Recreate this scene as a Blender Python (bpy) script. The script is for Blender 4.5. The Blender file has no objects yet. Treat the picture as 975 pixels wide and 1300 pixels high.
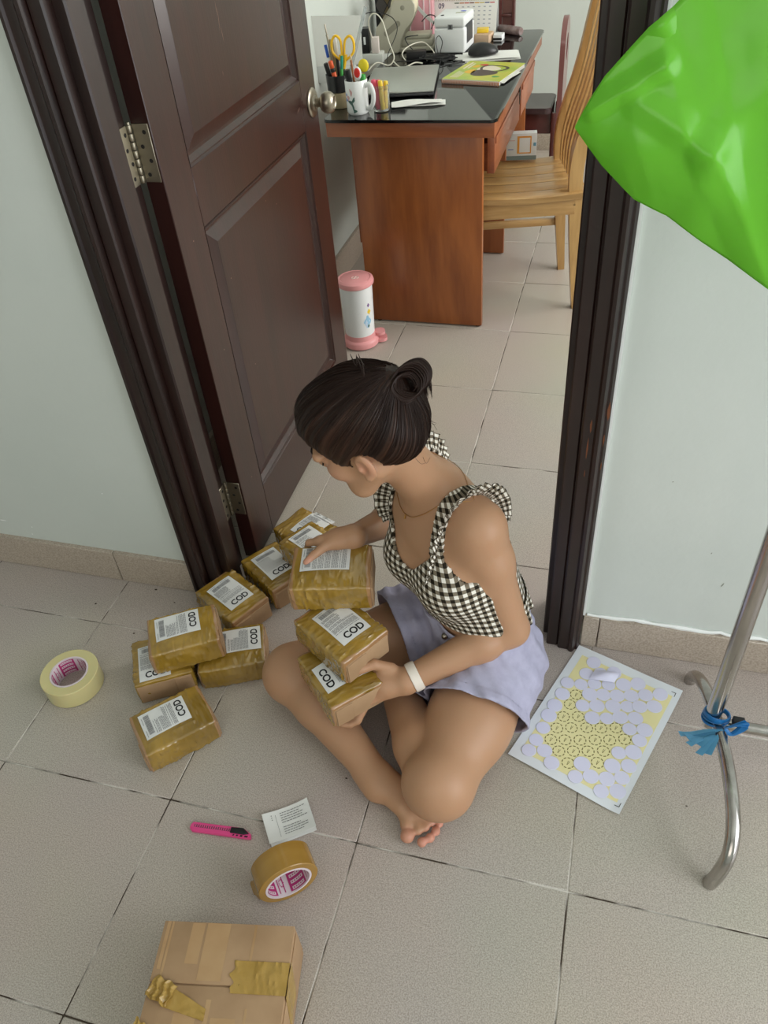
import bpy, bmesh, math, random
import numpy as np
from mathutils import Vector, Matrix, noise
from mathutils.bvhtree import BVHTree
from math import sin, cos, pi, radians, atan2, sqrt

S = bpy.context.scene
COL = S.collection
random.seed(7)
V = Vector

# ------------------------------------------------------------------ camera
cam_d = bpy.data.cameras.new('camera')
cam = bpy.data.objects.new('camera', cam_d); COL.objects.link(cam)
c_r = V((0.962596, 0.260651, -0.073959)); c_u = V((-0.119889, 0.654558, 0.746445)); c_w = V((-0.242972, 0.709658, -0.661321))
M = Matrix((c_r, c_u, -c_w)).transposed().to_4x4(); M.translation = V((1.14598, -0.65362, 1.48270))
cam.matrix_world = M
cam_d.sensor_fit = 'VERTICAL'; cam_d.sensor_height = 36.0; cam_d.lens = 36.0 * 1006.31 / 1300.0
cam_d.clip_start = 0.05
S.camera = cam

# ------------------------------------------------------------------ world, light, exposure
w = bpy.data.worlds.new('world'); S.world = w; w.use_nodes = True
w.node_tree.nodes['Background'].inputs[0].default_value = (0.80, 0.90, 1.0, 1)
w.node_tree.nodes['Background'].inputs[1].default_value = 0.2
def area(name, loc, rot, sx, sy, power, col):
    l = bpy.data.lights.new(name, 'AREA'); l.shape = 'RECTANGLE'; l.size = sx; l.size_y = sy
    l.energy = power; l.color = col
    o = bpy.data.objects.new(name, l); COL.objects.link(o); o.location = loc; o.rotation_euler = rot
    return o
# daylight through the glass door of the front room (right) and the window of the far room (right)
area('daylight_front_door', (3.30, -0.75, 1.25), (0, radians(90), 0), 2.1, 1.9, 51, (0.93, 0.97, 1.0))
area('daylight_far_window', (3.30, 2.35, 1.60), (0, radians(90), 0), 1.5, 2.2, 76, (1.0, 0.99, 0.95))
# added warm fill from behind the photographer, brightening the left of the room
area('rear_fill_light', (0.9, -2.55, 1.70), (radians(90), 0, 0), 1.8, 1.2, 14, (1.0, 0.96, 0.87))
S.view_settings.view_transform = 'Standard'; S.view_settings.look = 'None'
S.view_settings.gamma = 1.0; S.view_settings.use_curve_mapping = False
S.view_settings.exposure = 0.30
S.cycles.use_denoising = True

# ------------------------------------------------------------------ materials
def srgb(r, g, b):
    f = lambda c: (c/255/12.92) if c/255 <= 0.04045 else ((c/255+0.055)/1.055)**2.4
    return (f(r), f(g), f(b), 1)
MATS = {}
def mat(name, col, rough=0.5, metal=0.0, var=None, vscale=20.0, vstretch=(1,1,1), bump=0.0, bscale=None, coord='Object',
        trans=0.0, ior=1.45, sss=0.0, coat=0.0, alpha=1.0, spec=0.5, detail=4.0, contrast=(0.3, 0.7), croughness=0.1):
    if name in MATS: return MATS[name]
    m = bpy.data.materials.new(name); m.use_nodes = True
    nt = m.node_tree; b = nt.nodes['Principled BSDF']; L = nt.links
    b.inputs['Base Color'].default_value = col; b.inputs['Roughness'].default_value = rough
    b.inputs['Metallic'].default_value = metal; b.inputs['Transmission Weight'].default_value = trans
    b.inputs['IOR'].default_value = ior; b.inputs['Coat Weight'].default_value = coat
    b.inputs['Coat Roughness'].default_value = croughness
    b.inputs['Specular IOR Level'].default_value = spec; b.inputs['Alpha'].default_value = alpha
    if sss:
        b.inputs['Subsurface Weight'].default_value = sss; b.inputs['Subsurface Radius'].default_value = (1.0, 0.35, 0.2)
        b.inputs['Subsurface Scale'].default_value = 0.008
    if var is not None or bump:
        tc = nt.nodes.new('ShaderNodeTexCoord'); mp = nt.nodes.new('ShaderNodeMapping')
        mp.inputs['Scale'].default_value = vstretch
        if coord == 'World':
            g = nt.nodes.new('ShaderNodeNewGeometry'); L.new(g.outputs['Position'], mp.inputs[0])
        else: L.new(tc.outputs[coord], mp.inputs[0])
        n = nt.nodes.new('ShaderNodeTexNoise'); n.inputs['Scale'].default_value = vscale; n.inputs['Detail'].default_value = detail
        L.new(mp.outputs[0], n.inputs['Vector'])
        if var is not None:
            cr = nt.nodes.new('ShaderNodeValToRGB')
            cr.color_ramp.elements[0].position = contrast[0]; cr.color_ramp.elements[1].position = contrast[1]
            cr.color_ramp.elements[0].color = col; cr.color_ramp.elements[1].color = var
            L.new(n.outputs['Fac'], cr.inputs[0]); L.new(cr.outputs[0], b.inputs['Base Color'])
        if bump:
            n2 = n
            if bscale:
                n2 = nt.nodes.new('ShaderNodeTexNoise'); n2.inputs['Scale'].default_value = bscale; n2.inputs['Detail'].default_value = 5
                L.new(mp.outputs[0], n2.inputs['Vector'])
            bp = nt.nodes.new('ShaderNodeBump'); bp.inputs['Strength'].default_value = bump; bp.inputs['Distance'].default_value = 0.004
            L.new(n2.outputs['Fac'], bp.inputs['Height']); L.new(bp.outputs[0], b.inputs['Normal'])
    MATS[name] = m
    return m

wall_m = mat('wall_paint', srgb(204, 209, 203), 0.75, var=srgb(198, 204, 198), vscale=3.0, bump=0.12, bscale=60, coord='World')
ceil_m = mat('ceiling_paint', srgb(236, 238, 235), 0.9)
grout_m = mat('grout', srgb(206, 201, 192), 0.9, var=srgb(66, 56, 46), vscale=9, coord='World', contrast=(0.44, 0.56))
def tile_mat():
    m = bpy.data.materials.new('speckled_tile'); m.use_nodes = True; nt = m.node_tree; L = nt.links; b = nt.nodes['Principled BSDF']
    g = nt.nodes.new('ShaderNodeNewGeometry')
    n1 = nt.nodes.new('ShaderNodeTexNoise'); n1.inputs['Scale'].default_value = 430; n1.inputs['Detail'].default_value = 4
    L.new(g.outputs['Position'], n1.inputs['Vector'])
    cr = nt.nodes.new('ShaderNodeValToRGB'); e = cr.color_ramp.elements
    e[0].position = 0.33; e[0].color = srgb(160, 150, 141); e[1].position = 0.66; e[1].color = srgb(204, 194, 184)
    L.new(n1.outputs['Fac'], cr.inputs[0])
    n2 = nt.nodes.new('ShaderNodeTexNoise'); n2.inputs['Scale'].default_value = 2.2; L.new(g.outputs['Position'], n2.inputs['Vector'])
    mx = nt.nodes.new('ShaderNodeMix'); mx.data_type = 'RGBA'; mx.blend_type = 'MULTIPLY'; mx.inputs[0].default_value = 0.18
    L.new(cr.outputs[0], mx.inputs[6]); L.new(n2.outputs['Color'], mx.inputs[7]); L.new(mx.outputs[2], b.inputs['Base Color'])
    b.inputs['Roughness'].default_value = 0.30; b.inputs['Specular IOR Level'].default_value = 0.45
    bp = nt.nodes.new('ShaderNodeBump'); bp.inputs['Strength'].default_value = 0.05; bp.inputs['Distance'].default_value = 0.002
    L.new(n1.outputs['Fac'], bp.inputs['Height']); L.new(bp.outputs[0], b.inputs['Normal'])
    return m
tile_m = tile_mat()
skirt_m = mat('skirting_tile', srgb(160, 146, 132), 0.42, var=srgb(188, 175, 160), vscale=240, coord='World', contrast=(0.35, 0.65))
door_m = mat('dark_red_wood', srgb(53, 25, 21), 0.30, var=srgb(39, 19, 16), vscale=9, vstretch=(3, 3, 0.35), coat=0.35, croughness=0.25, bump=0.05, bscale=60)
frame_m = mat('dark_brown_wood', srgb(42, 22, 18), 0.40, var=srgb(27, 15, 12), vscale=11, vstretch=(4, 4, 0.3), coat=0.3, croughness=0.3, bump=0.05)
worn_m = mat('bare_worn_wood', srgb(118, 70, 44), 0.7)
white_m = mat('white_paint', srgb(236, 238, 236), 0.6)
nickel_m = mat('brushed_nickel', srgb(178, 170, 156), 0.33, 1.0, var=srgb(150, 141, 126), vscale=40)
hinge_m = mat('hinge_steel', srgb(168, 160, 142), 0.42, 1.0)
hole_m = mat('dark_hole', srgb(28, 24, 21), 0.8)
chrome_m = mat('chrome_tube', srgb(196, 193, 188), 0.20, 1.0, var=srgb(165, 160, 155), vscale=30, vstretch=(1, 1, 0.2))

# ------------------------------------------------------------------ mesh helpers
def finish(me, angle=40, smooth=True):
    if smooth:
        me.polygons.foreach_set('use_smooth', [True]*len(me.polygons))
        me.set_sharp_from_angle(angle=radians(angle))
def obj(name, bm, m, parent=None, loc=None, rot=None, smooth=True, angle=40):
    if isinstance(bm, bmesh.types.BMesh):
        me = bpy.data.meshes.new(name); bmesh.ops.recalc_face_normals(bm, faces=bm.faces); bm.to_mesh(me); bm.free(); finish(me, angle, smooth)
    else: me = bm
    if m is not None and len(me.materials) == 0:
        for mm in (m if isinstance(m, (list, tuple)) else [m]): me.materials.append(mm)
    o = bpy.data.objects.new(name, me); COL.objects.link(o)
    if parent is not None: o.parent = parent
    if loc is not None: o.location = loc
    if rot is not None: o.rotation_euler = rot
    return o
def tag(o, label, cat, group=None):
    o['label'] = label; o['category'] = cat
    if group: o['group'] = group
    return o
def thing(name, label, cat, loc=(0,0,0), rz=0.0, group=None):
    o = bpy.data.objects.new(name, None); o.empty_display_size = 0.05; COL.objects.link(o)
    o.location = loc; o.rotation_euler = (0, 0, rz)
    return tag(o, label, cat, group)
def struct(o): o['kind'] = 'structure'; return o
def BM(): return bmesh.new()
def bx(bm, x0, x1, y0, y1, z0, z1, bev=0.0, seg=2, M=None):
    r = bmesh.ops.create_cube(bm, size=1.0)
    vs = r['verts']
    for v in vs: v.co = V(((x0+x1)/2 + v.co.x*(x1-x0), (y0+y1)/2 + v.co.y*(y1-y0), (z0+z1)/2 + v.co.z*(z1-z0)))
    es = list({e for v in vs for e in v.link_edges})
    if bev:
        rr = bmesh.ops.bevel(bm, geom=es, offset=bev, segments=seg, affect='EDGES', profile=0.5)
        vs = list({v for f in rr['faces'] for v in f.verts} | {v for v in vs if v.is_valid})
    if M is not None: bmesh.ops.transform(bm, matrix=M, verts=vs)
    return vs
def lathe(bm, prof, seg=32, M=None, closed=False):
    rings = []
    for r, z in prof:
        if r < 1e-6: rings.append([bm.verts.new((0, 0, z))])
        else: rings.append([bm.verts.new((r*cos(2*pi*k/seg), r*sin(2*pi*k/seg), z)) for k in range(seg)])
    pairs = list(zip(rings[:-1], rings[1:])) + ([(rings[-1], rings[0])] if closed else [])
    for a, b in pairs:
        for k in range(seg):
            q = [a[k % len(a)], a[(k+1) % len(a)], b[(k+1) % len(b)], b[k % len(b)]]
            u = []
            for v in q:
                if v not in u: u.append(v)
            if len(u) >= 3: bm.faces.new(u)
    vs = [v for r in rings for v in r]
    if M is not None: bmesh.ops.transform(bm, matrix=M, verts=vs)
    return vs
def smooth_path(pts, n=8, closed=False):
    P = [V(p) for p in pts]; out = []
    N = len(P)
    for i in range(N if closed else N-1):
        g = (lambda k: P[k % N]) if closed else (lambda k: P[max(0, min(N-1, k))])
        p0, p1, p2, p3 = g(i-1), g(i), g(i+1), g(i+2)
        for k in range(n):
            t = k/n
            out.append(0.5*((2*p1)+(p2-p0)*t+(2*p0-5*p1+4*p2-p3)*t*t+(3*p1-p0-3*p2+p3)*t**3))
    if not closed: out.append(P[-1].copy())
    return out
def tube(bm, pts, r, sides=8, closed=False, cap=True, flat=1.0):
    P = [V(p) for p in pts]; n = len(P); rings = []
    up = V((0.123, 0.377, 0.918)); prev = None
    for i, p in enumerate(P):
        a = P[(i-1) % n] if (closed or i > 0) else P[i]; b = P[(i+1) % n] if (closed or i < n-1) else P[i]
        d = (b-a)
        d = d.normalized() if d.length > 1e-9 else V((0, 0, 1))
        if prev is None: x = d.cross(up); x = x.normalized() if x.length > 1e-4 else d.orthogonal().normalized()
        else:
            x = prev - d*prev.dot(d); x = x.normalized() if x.length > 1e-6 else d.orthogonal().normalized()
        prev = x; y = d.cross(x)
        rr = r[i] if isinstance(r, (list, tuple)) else r
        rings.append([bm.verts.new(p + x*rr*cos(2*pi*k/sides) + y*rr*flat*sin(2*pi*k/sides)) for k in range(sides)])
    m = n if closed else n-1
    for i in range(m):
        a, b = rings[i], rings[(i+1) % n]
        for k in range(sides): bm.faces.new((a[k], a[(k+1) % sides], b[(k+1) % sides], b[k]))
    if cap and not closed:
        bm.faces.new(rings[0][::-1]); bm.faces.new(rings[-1])
def prism(bm, poly, z0, z1, M=None):
    a = [bm.verts.new((x, y, z0)) for x, y in poly]; b = [bm.verts.new((x, y, z1)) for x, y in poly]
    n = len(poly)
    for i in range(n): bm.faces.new((a[i], a[(i+1) % n], b[(i+1) % n], b[i]))
    f1 = bm.faces.new(a[::-1]); f2 = bm.faces.new(b)
    if n > 4: bmesh.ops.triangulate(bm, faces=[f1, f2], ngon_method='EAR_CLIP')
    if M is not None: bmesh.ops.transform(bm, matrix=M, verts=a+b)
    return a+b
def quad(bm, pts):
    return bm.faces.new([bm.verts.new(p) for p in pts])
def rects(bm, lst, z=0.0):
    for x0, y0, x1, y1 in lst: quad(bm, [(x0, y0, z), (x1, y0, z), (x1, y1, z), (x0, y1, z)])
def roundrect(x0, y0, x1, y1, r, n=6):
    out = []
    for cx, cy, a in ((x1-r, y0+r, -90), (x1-r, y1-r, 0), (x0+r, y1-r, 90), (x0+r, y0+r, 180)):
        for k in range(n+1):
            t = radians(a+90*k/n); out.append((cx+r*cos(t), cy+r*sin(t)))
    return out
def text_bm(s, size, bold=0.0, extrude=0.0):
    cu = bpy.data.curves.new('t', 'FONT'); cu.body = s; cu.size = size; cu.offset = bold; cu.extrude = extrude; cu.resolution_u = 4
    cu.align_x = 'CENTER'; cu.align_y = 'CENTER'
    o = bpy.data.objects.new('t', cu); COL.objects.link(o)
    dg = bpy.context.evaluated_depsgraph_get(); me = bpy.data.meshes.new_from_object(o.evaluated_get(dg))
    bpy.data.objects.remove(o); bpy.data.curves.remove(cu)
    bm = bmesh.new(); bm.from_mesh(me); bpy.data.meshes.remove(me)
    return bm
def grid_bm(nx, ny, fn, uv=None):
    """fn(i/nx, j/ny) -> point"""
    bm = BM(); vs = [[bm.verts.new(fn(i/nx, j/ny)) for j in range(ny+1)] for i in range(nx+1)]
    ul = bm.loops.layers.uv.new('UVMap') if uv else None
    for i in range(nx):
        for j in range(ny):
            f = bm.faces.new((vs[i][j], vs[i+1][j], vs[i+1][j+1], vs[i][j+1]))
            if uv:
                for lp, (a, b) in zip(f.loops, ((i, j), (i+1, j), (i+1, j+1), (i, j+1))): lp[ul].uv = uv(a/nx, b/ny)
    return bm
def solid(bm, t):
    """give an open sheet its thickness: a second layer along the vertex normals, joined round the rim"""
    bm.normal_update(); rim = [e for e in bm.edges if len(e.link_faces) == 1]
    ul = bm.loops.layers.uv.active; F = bm.faces[:]
    two = {v: bm.verts.new(v.co - v.normal*t) for v in bm.verts[:]}
    for f in F:
        g = bm.faces.new([two[v] for v in reversed(f.verts)])
        if ul:
            for a, c in zip(g.loops, reversed(f.loops[:])): a[ul].uv = c[ul].uv
    for e in rim:
        l = e.link_loops[0]; a, c = l.vert, l.link_loop_next.vert
        g = bm.faces.new((c, a, two[a], two[c]))
        if ul:
            for lp, src in zip(g.loops, (l.link_loop_next, l, l, l.link_loop_next)): lp[ul].uv = src[ul].uv
    return bm
def Rz(a): return Matrix.Rotation(a, 4, 'Z')
def T(x, y, z): return Matrix.Translation((x, y, z))

# ------------------------------------------------------------------ the setting
X0, X1, YB = -1.6, 3.2, -2.4
bm = BM(); bx(bm, X0-0.1, X1+0.1, YB-0.1, 4.15, -0.06, -0.0016)
floor = struct(obj('floor', bm, grout_m))
bm = BM(); bx(bm, 0.0012, 0.3988, 0.0012, 0.3988, -0.008, 0, bev=0.0012, seg=1)
t0 = None
for i in range(-4, 8):
    for j in range(-6, 11):
        if t0 is None: t0 = obj('tile', bm, tile_m, floor); o = t0
        else: o = t0.copy(); COL.objects.link(o)
        o.location = (i*0.4 + random.uniform(-.0004, .0004), j*0.4 + random.uniform(-.0004, .0004), random.uniform(-.0003, 0))
        if j == 10: o.scale = (1, 0.12, 1)
LWF, RWF = 0.557, 0.582     # front faces of the door wall, left and right of the door
def wallbox(name, x0, x1, y0, y1, z0, z1):
    b = BM(); bx(b, x0, x1, y0, y1, z0, z1); return struct(obj(name, b, wall_m, smooth=False))
CH = 2.75
wallbox('wall_left', X0, 0.235, LWF, 0.70, 0, CH)
wallbox('wall_right', 1.14, X1, RWF, 0.70, 0, CH)
wallbox('wall_above', 0.235, 1.14, 0.57, 0.70, 2.10, CH)
wallbox('wall_back', -0.07, X1, 4.05, 4.15, 0, CH)
wallbox('wall_far_left', -0.07, 0.03, 0.70, 4.05, 0, CH)
wallbox('wall_near_left', X0-0.1, X0, YB, 0.70, 0, CH)
# right side: front room with a glass door opening, far room with a window opening
for nm, y0, y1, z0, z1 in (('wall_near_right', YB, -1.72, 0, CH), ('wall_near_right', 0.22, 0.70, 0, CH), ('wall_near_right', -1.72, 0.22, 2.32, CH),
                           ('wall_far_right', 0.70, 1.22, 0, CH), ('wall_far_right', 3.48, 4.05, 0, CH),
                           ('wall_far_right', 1.22, 3.48, 0, 0.84), ('wall_far_right', 1.22, 3.48, 2.36, CH)):
    wallbox(nm, X1, X1+0.1, y0, y1, z0, z1)
for x0, x1, z0, z1 in ((X0, 0.0, 0, CH), (1.8, X1, 0, CH), (0.0, 1.8, 0, 1.08), (0.0, 1.8, 2.32, CH)):
    wallbox('wall_rear', x0, x1, YB-0.1, YB, z0, z1)
b = BM(); bx(b, X0-0.1, X1+0.1, YB-0.1, 4.15, CH, CH+0.08); struct(obj('ceiling', b, ceil_m, smooth=False))

# skirting made of tiles
def skirting(name, x0, x1, yf, depth, h, joints, along='x'):
    b = BM(); bx(b, x0, x1, yf+0.003, yf+depth, 0, h-0.004); root = struct(obj(name, b, grout_m, smooth=False))
    js = [x0]+[j for j in joints if x0 < j < x1]+[x1]
    for a, c in zip(js[:-1], js[1:]):
        b = BM(); bx(b, a+0.0012, c-0.0012, yf, yf+depth-0.001, 0.0005, h, bev=0.0015, seg=1); obj('tile', b, skirt_m, root)
    return root
skirting('baseboard_left', X0, 0.2, 0.545, 0.02, 0.102, [-0.015+0.4*k for k in range(-4, 1)])
skirting('baseboard_right', 1.172, X1, 0.570, 0.02, 0.098, [1.209+0.4*k for k in range(0, 6)])
b = BM(); bx(b, 0.03, X1, 4.035, 4.05, 0, 0.12, bev=.002); struct(obj('baseboard_back', b, skirt_m))
b = BM(); bx(b, 0.03, 0.045, 0.70, 4.035, 0, 0.12, bev=.002); struct(obj('baseboard_far_left', b, skirt_m))
# rough cement line above the right skirting, white caulk beside the right casing
b = BM()
pts = [(1.18+0.02*k, 0.5785, 0.101+random.uniform(-.003, .004)) for k in range(0, 60)]
tube(b, pts, [random.uniform(.003, .0065) for _ in pts], 6); struct(obj('trim_1', b, white_m))
b = BM(); bx(b, 1.171, 1.1765, 0.574, 0.584, 0.10, 2.12); struct(obj('trim_2', b, white_m))

# door frame: profiled casings and jambs
def vpost(name, poly, parent=None, z0=0.0, z1=2.12, m=frame_m):
    b = BM(); prism(b, poly, z0, z1); return obj(name, b, m, parent, angle=25)
lf = struct(bpy.data.objects.new('trim_3', None)); COL.objects.link(lf)
vpost('casing', [(.201, .560), (.201, .541), (.205, .536), (.211, .536), (.214, .541), (.222, .5425), (.232, .541), (.236, .536), (.240, .533), (.246, .534), (.249, .541), (.249, .560)], lf)
vpost('jamb', [(.2495, .676), (.2495, .551), (.252, .548), (.274, .548), (.277, .551), (.277, .676)], lf, z1=2.09)
vpost('stop', [(.2775, .572), (.297, .572), (.300, .575), (.300, .622), (.297, .626), (.2775, .626)], lf, z1=2.07)
rf = struct(bpy.data.objects.new('trim_4', None)); COL.objects.link(rf)
vpost('casing', [(1.1235, .580), (1.1235, .556), (1.127, .552), (1.146, .552), (1.150, .546), (1.156, .545), (1.160, .550), (1.163, .556), (1.1665, .556), (1.171, .562), (1.171, .580)], rf)
vpost('jamb', [(1.123, .70), (1.123, .562), (1.120, .559), (1.101, .559), (1.098, .562), (1.098, .70)], rf, z1=2.09)
vpost('stop', [(1.0975, .592), (1.089, .592), (1.0865, .595), (1.0865, .640), (1.089, .645), (1.0975, .645)], rf, z1=2.07)
hf = struct(bpy.data.objects.new('trim_5', None)); COL.objects.link(hf)
b = BM(); bx(b, .2015, 1.171, .538, .5695, 2.12, 2.19, bev=.004); obj('casing', b, frame_m, hf)
b = BM(); bx(b, .2505, 1.123, .552, .70, 2.0905, 2.119, bev=.002); obj('jamb', b, frame_m, hf)
# worn chips on the right casing and jamb
b = BM()
for x, z, w_, h_ in ((1.1665, .66, .006, .045), (1.1645, .60, .003, .03), (1.1395, .63, .004, .03), (1.1375, .58, .003, .05), (1.166, .54, .003, .02), (1.138, .52, .002, .02)):
    n = 9
    poly = [(x+w_*.5*cos(2*pi*k/n)*random.uniform(.6, 1.1), z+h_*.5*sin(2*pi*k/n)*random.uniform(.6, 1.1)) for k in range(n)]
    prism(b, poly, 0, .0009, Matrix(((1, 0, 0, 0), (0, 0, -1, .5525 if x < 1.15 else .5562), (0, 1, 0, 0), (0, 0, 0, 1))))
obj('worn_patch', b, worn_m, rf)['label'] = 'bare chipped wood'

# door leaf, open 90 degrees into the far room: face towards +x
door = struct(bpy.data.objects.new('door_1', None)); COL.objects.link(door); door.location = (.3, .685, 0)
DX0, DX1, DY0, DY1, DZ0, DZ1 = .282, .320, .688, 1.540, .010, 2.06
def dpart(name, y0, y1, z0, z1, x0=DX0, x1=DX1, bev=.0015):
    b = BM(); bx(b, x0-.3, x1-.3, y0-.685, y1-.685, z0, z1, bev=bev, seg=1); return obj(name, b, door_m, door)
PY0, PY1 = .797, 1.432
dpart('stile', DY0, PY0, DZ0, DZ1); dpart('stile', PY1, DY1, DZ0, DZ1)
dpart('rail', PY0, PY1, DZ0, .172); dpart('rail', PY0, PY1, .865, .985); dpart('rail', PY0, PY1, 1.905, DZ1)
def dpanel(z0, z1):
    b = BM(); rings = []
    for ins, dp in ((0, .0005), (.003, -.004), (.006, -.0035), (.015, -.0125), (.020, -.0130), (.047, -.0045), (.049, -.0035), (.052, -.0035)):
        rings.append([b.verts.new((DX1+dp-.3, y-.685, z)) for y, z in ((PY0+ins, z0+ins), (PY1-ins, z0+ins), (PY1-ins, z1-ins), (PY0+ins, z1-ins))])
    for r0, r1 in zip(rings[:-1], rings[1:]):
        for k in range(4): b.faces.new((r0[k], r0[(k+1) % 4], r1[(k+1) % 4], r1[k]))
    b.faces.new(rings[-1])
    bx(b, DX0+.004-.3, DX1-.02-.3, PY0-.685, PY1-.685, z0, z1)
    obj('panel', b, door_m, door, angle=20)
dpanel(.172, .865); dpanel(.985, 1.905)
# knob
K = T(.0205, 1.500-.685, .917) @ Matrix.Rotation(radians(90), 4, 'Y')
b = BM(); lathe(b, [(0, 0), (.036, 0), (.036, .003), (.033, .006), (.030, .0065), (.026, .008), (.018, .008), (.0155, .012), (.0155, .014), (0, .014)], 40, K); obj('knob_rose', b, nickel_m, door)
b = BM(); lathe(b, [(.011, .013), (.011, .022), (.014, .026), (.021, .030), (.0255, .037), (.027, .044), (.026, .052), (.022, .059), (.015, .063), (.013, .0615), (.0, .0605)], 40, K); kn = obj('handle', b, nickel_m, door); kn['label'] = 'round brushed nickel knob'
# hinges
def hinge(zt, parent):
    zb = zt-.102; hx, hy = .2835, .6875
    h = bpy.data.objects.new('hinge', None); COL.objects.link(h); h.parent = parent
    h['label'] = 'steel butt hinge'
    P = lambda x, y: (x-.3, y-.685)
    b = BM()
    bx(b, .2772-.3, .2796-.3, .648-.685, .6755-.685, zb, zt, bev=.0006, seg=1)
    obj('hinge_leaf', b, hinge_m, h)
    b = BM(); bx(b, .2845-.3, .3165-.3, .6852-.685, .6878-.685, zb, zt, bev=.0006, seg=1); obj('hinge_leaf', b, hinge_m, h)
    b = BM()
    n = 7
    for k in range(n):
        z0 = zb+(zt-zb)*k/n; z1 = zb+(zt-zb)*(k+1)/n
        lathe(b, [(0, z0+.0006), (.0042, z0+.0006), (.0047, z0+.0014), (.0047, z1-.0014), (.0042, z1-.0006), (0, z1-.0006)], 14, T(*P(.2815, .6802), 0))
    lathe(b, [(0, zt), (.0042, zt), (.0036, zt+.004), (0, zt+.005)], 14, T(*P(.2815, .6802), 0))
    obj('knuckle', b, hinge_m, h)
    b = BM()
    for k in range(4):
        z = zb+.014+.0247*k; dy = .006 if k % 2 else -.004
        lathe(b, [(0, .0004), (.0038, .0004), (.0034, -.0004), (0, -.0004)], 12, T(.301-.3+dy, .6851-.685, z) @ Matrix.Rotation(radians(90), 4, 'X'))
        lathe(b, [(0, .0004), (.0038, .0004), (.0034, -.0004), (0, -.0004)], 12, T(.2797-.3, .662-.685+dy*.6, z) @ Matrix.Rotation(radians(90), 4, 'Y'))
    obj('screw', b, hole_m, h)
for zt in (.268, 1.098, 1.88): hinge(zt, door)
# scratches and paint flecks on the leaf
b = BM()
for y, z, l_, a in ((1.045, 1.19, .05, 80), (1.05, 1.165, .035, 95), (1.043, 1.21, .03, 88), (1.40, .925, .03, 20), (.99, 1.30, .012, 70), (1.02, 1.10, .010, 85)):
    d = V((0, cos(radians(a)), sin(radians(a)))); n_ = V((0, -d.z, d.y)); xx = (DX1-.0035+.0003) if z > .99 else DX1+.0003
    c = V((xx-.3, y-.685, z)); quad(b, [c-d*l_/2, c+n_*.0007, c+d*l_/2, c-n_*.0007])
for y, z in ((.87, .72), (.90, .48), (1.12, .80), (1.18, .77), (.75, .24), (.762, .60), (.80, 1.02), (.742, .86)):
    inside = PY0 < y < PY1 and not (.865 < z < .985); c = V(((DX1-.0032 if inside else DX1+.0003)-.3, y-.685, z))
    quad(b, [c+V((0, -.0016, 0)), c+V((0, 0, -.0022)), c+V((0, .0016, 0)), c+V((0, 0, .002))])
obj('scratch', b, mat('scratch_pale', srgb(150, 120, 108), .6), door, smooth=False)

# small blemishes: crumbs on the tiles, marks on the walls
b = BM(); rnd = random.Random(6)
for x, y, r in ((.741, .125, .0022), (1.262, -.205, .0024), (1.268, -.212, .0020), (1.405, .215, .0016), (-.045, .455, .0025), (.105, .385, .0022), (.09, .532, .003), (.16, .50, .002)):
    bmesh.ops.create_icosphere(b, subdivisions=1, radius=r, matrix=T(x, y, r*.4) @ Matrix.Diagonal((1.4, .8, .5, 1)))
o = obj('crumb', b, mat('dark_crumb', srgb(60, 48, 38), .8), floor); o['kind'] = 'stuff'
wl = bpy.data.objects['wall_left']; wr = bpy.data.objects['wall_right']
b = BM()
for x, z, a, c in ((-.33, .155, .011, .0022), (-.245, .145, .0022, .0020), (-.255, .118, .002, .0018), (.02, .30, .002, .002)):
    n = 8; bb = [(x+a*cos(2*pi*k/n)*rnd.uniform(.7, 1.1), LWF-.0004, z+c*sin(2*pi*k/n)*rnd.uniform(.7, 1.1)) for k in range(n)]; b.faces.new([b.verts.new(q) for q in bb])
o = obj('paint_chip', b, white_m, wl, smooth=False); o['kind'] = 'stuff'
b = BM()
for x, z, a, c in ((1.437, .246, .0012, .006), (1.478, .47, .004, .002), (1.30, .50, .0012, .0012), (1.40, .33, .001, .002)):
    n = 8; bb = [(x+a*cos(2*pi*k/n)+.3*c*sin(2*pi*k/n), RWF-.0004, z+c*sin(2*pi*k/n)) for k in range(n)]; b.faces.new([b.verts.new(q) for q in bb])
o = obj('scuff', b, mat('grey_scuff', srgb(128, 130, 120), .8), wr, smooth=False); o['kind'] = 'stuff'

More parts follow.
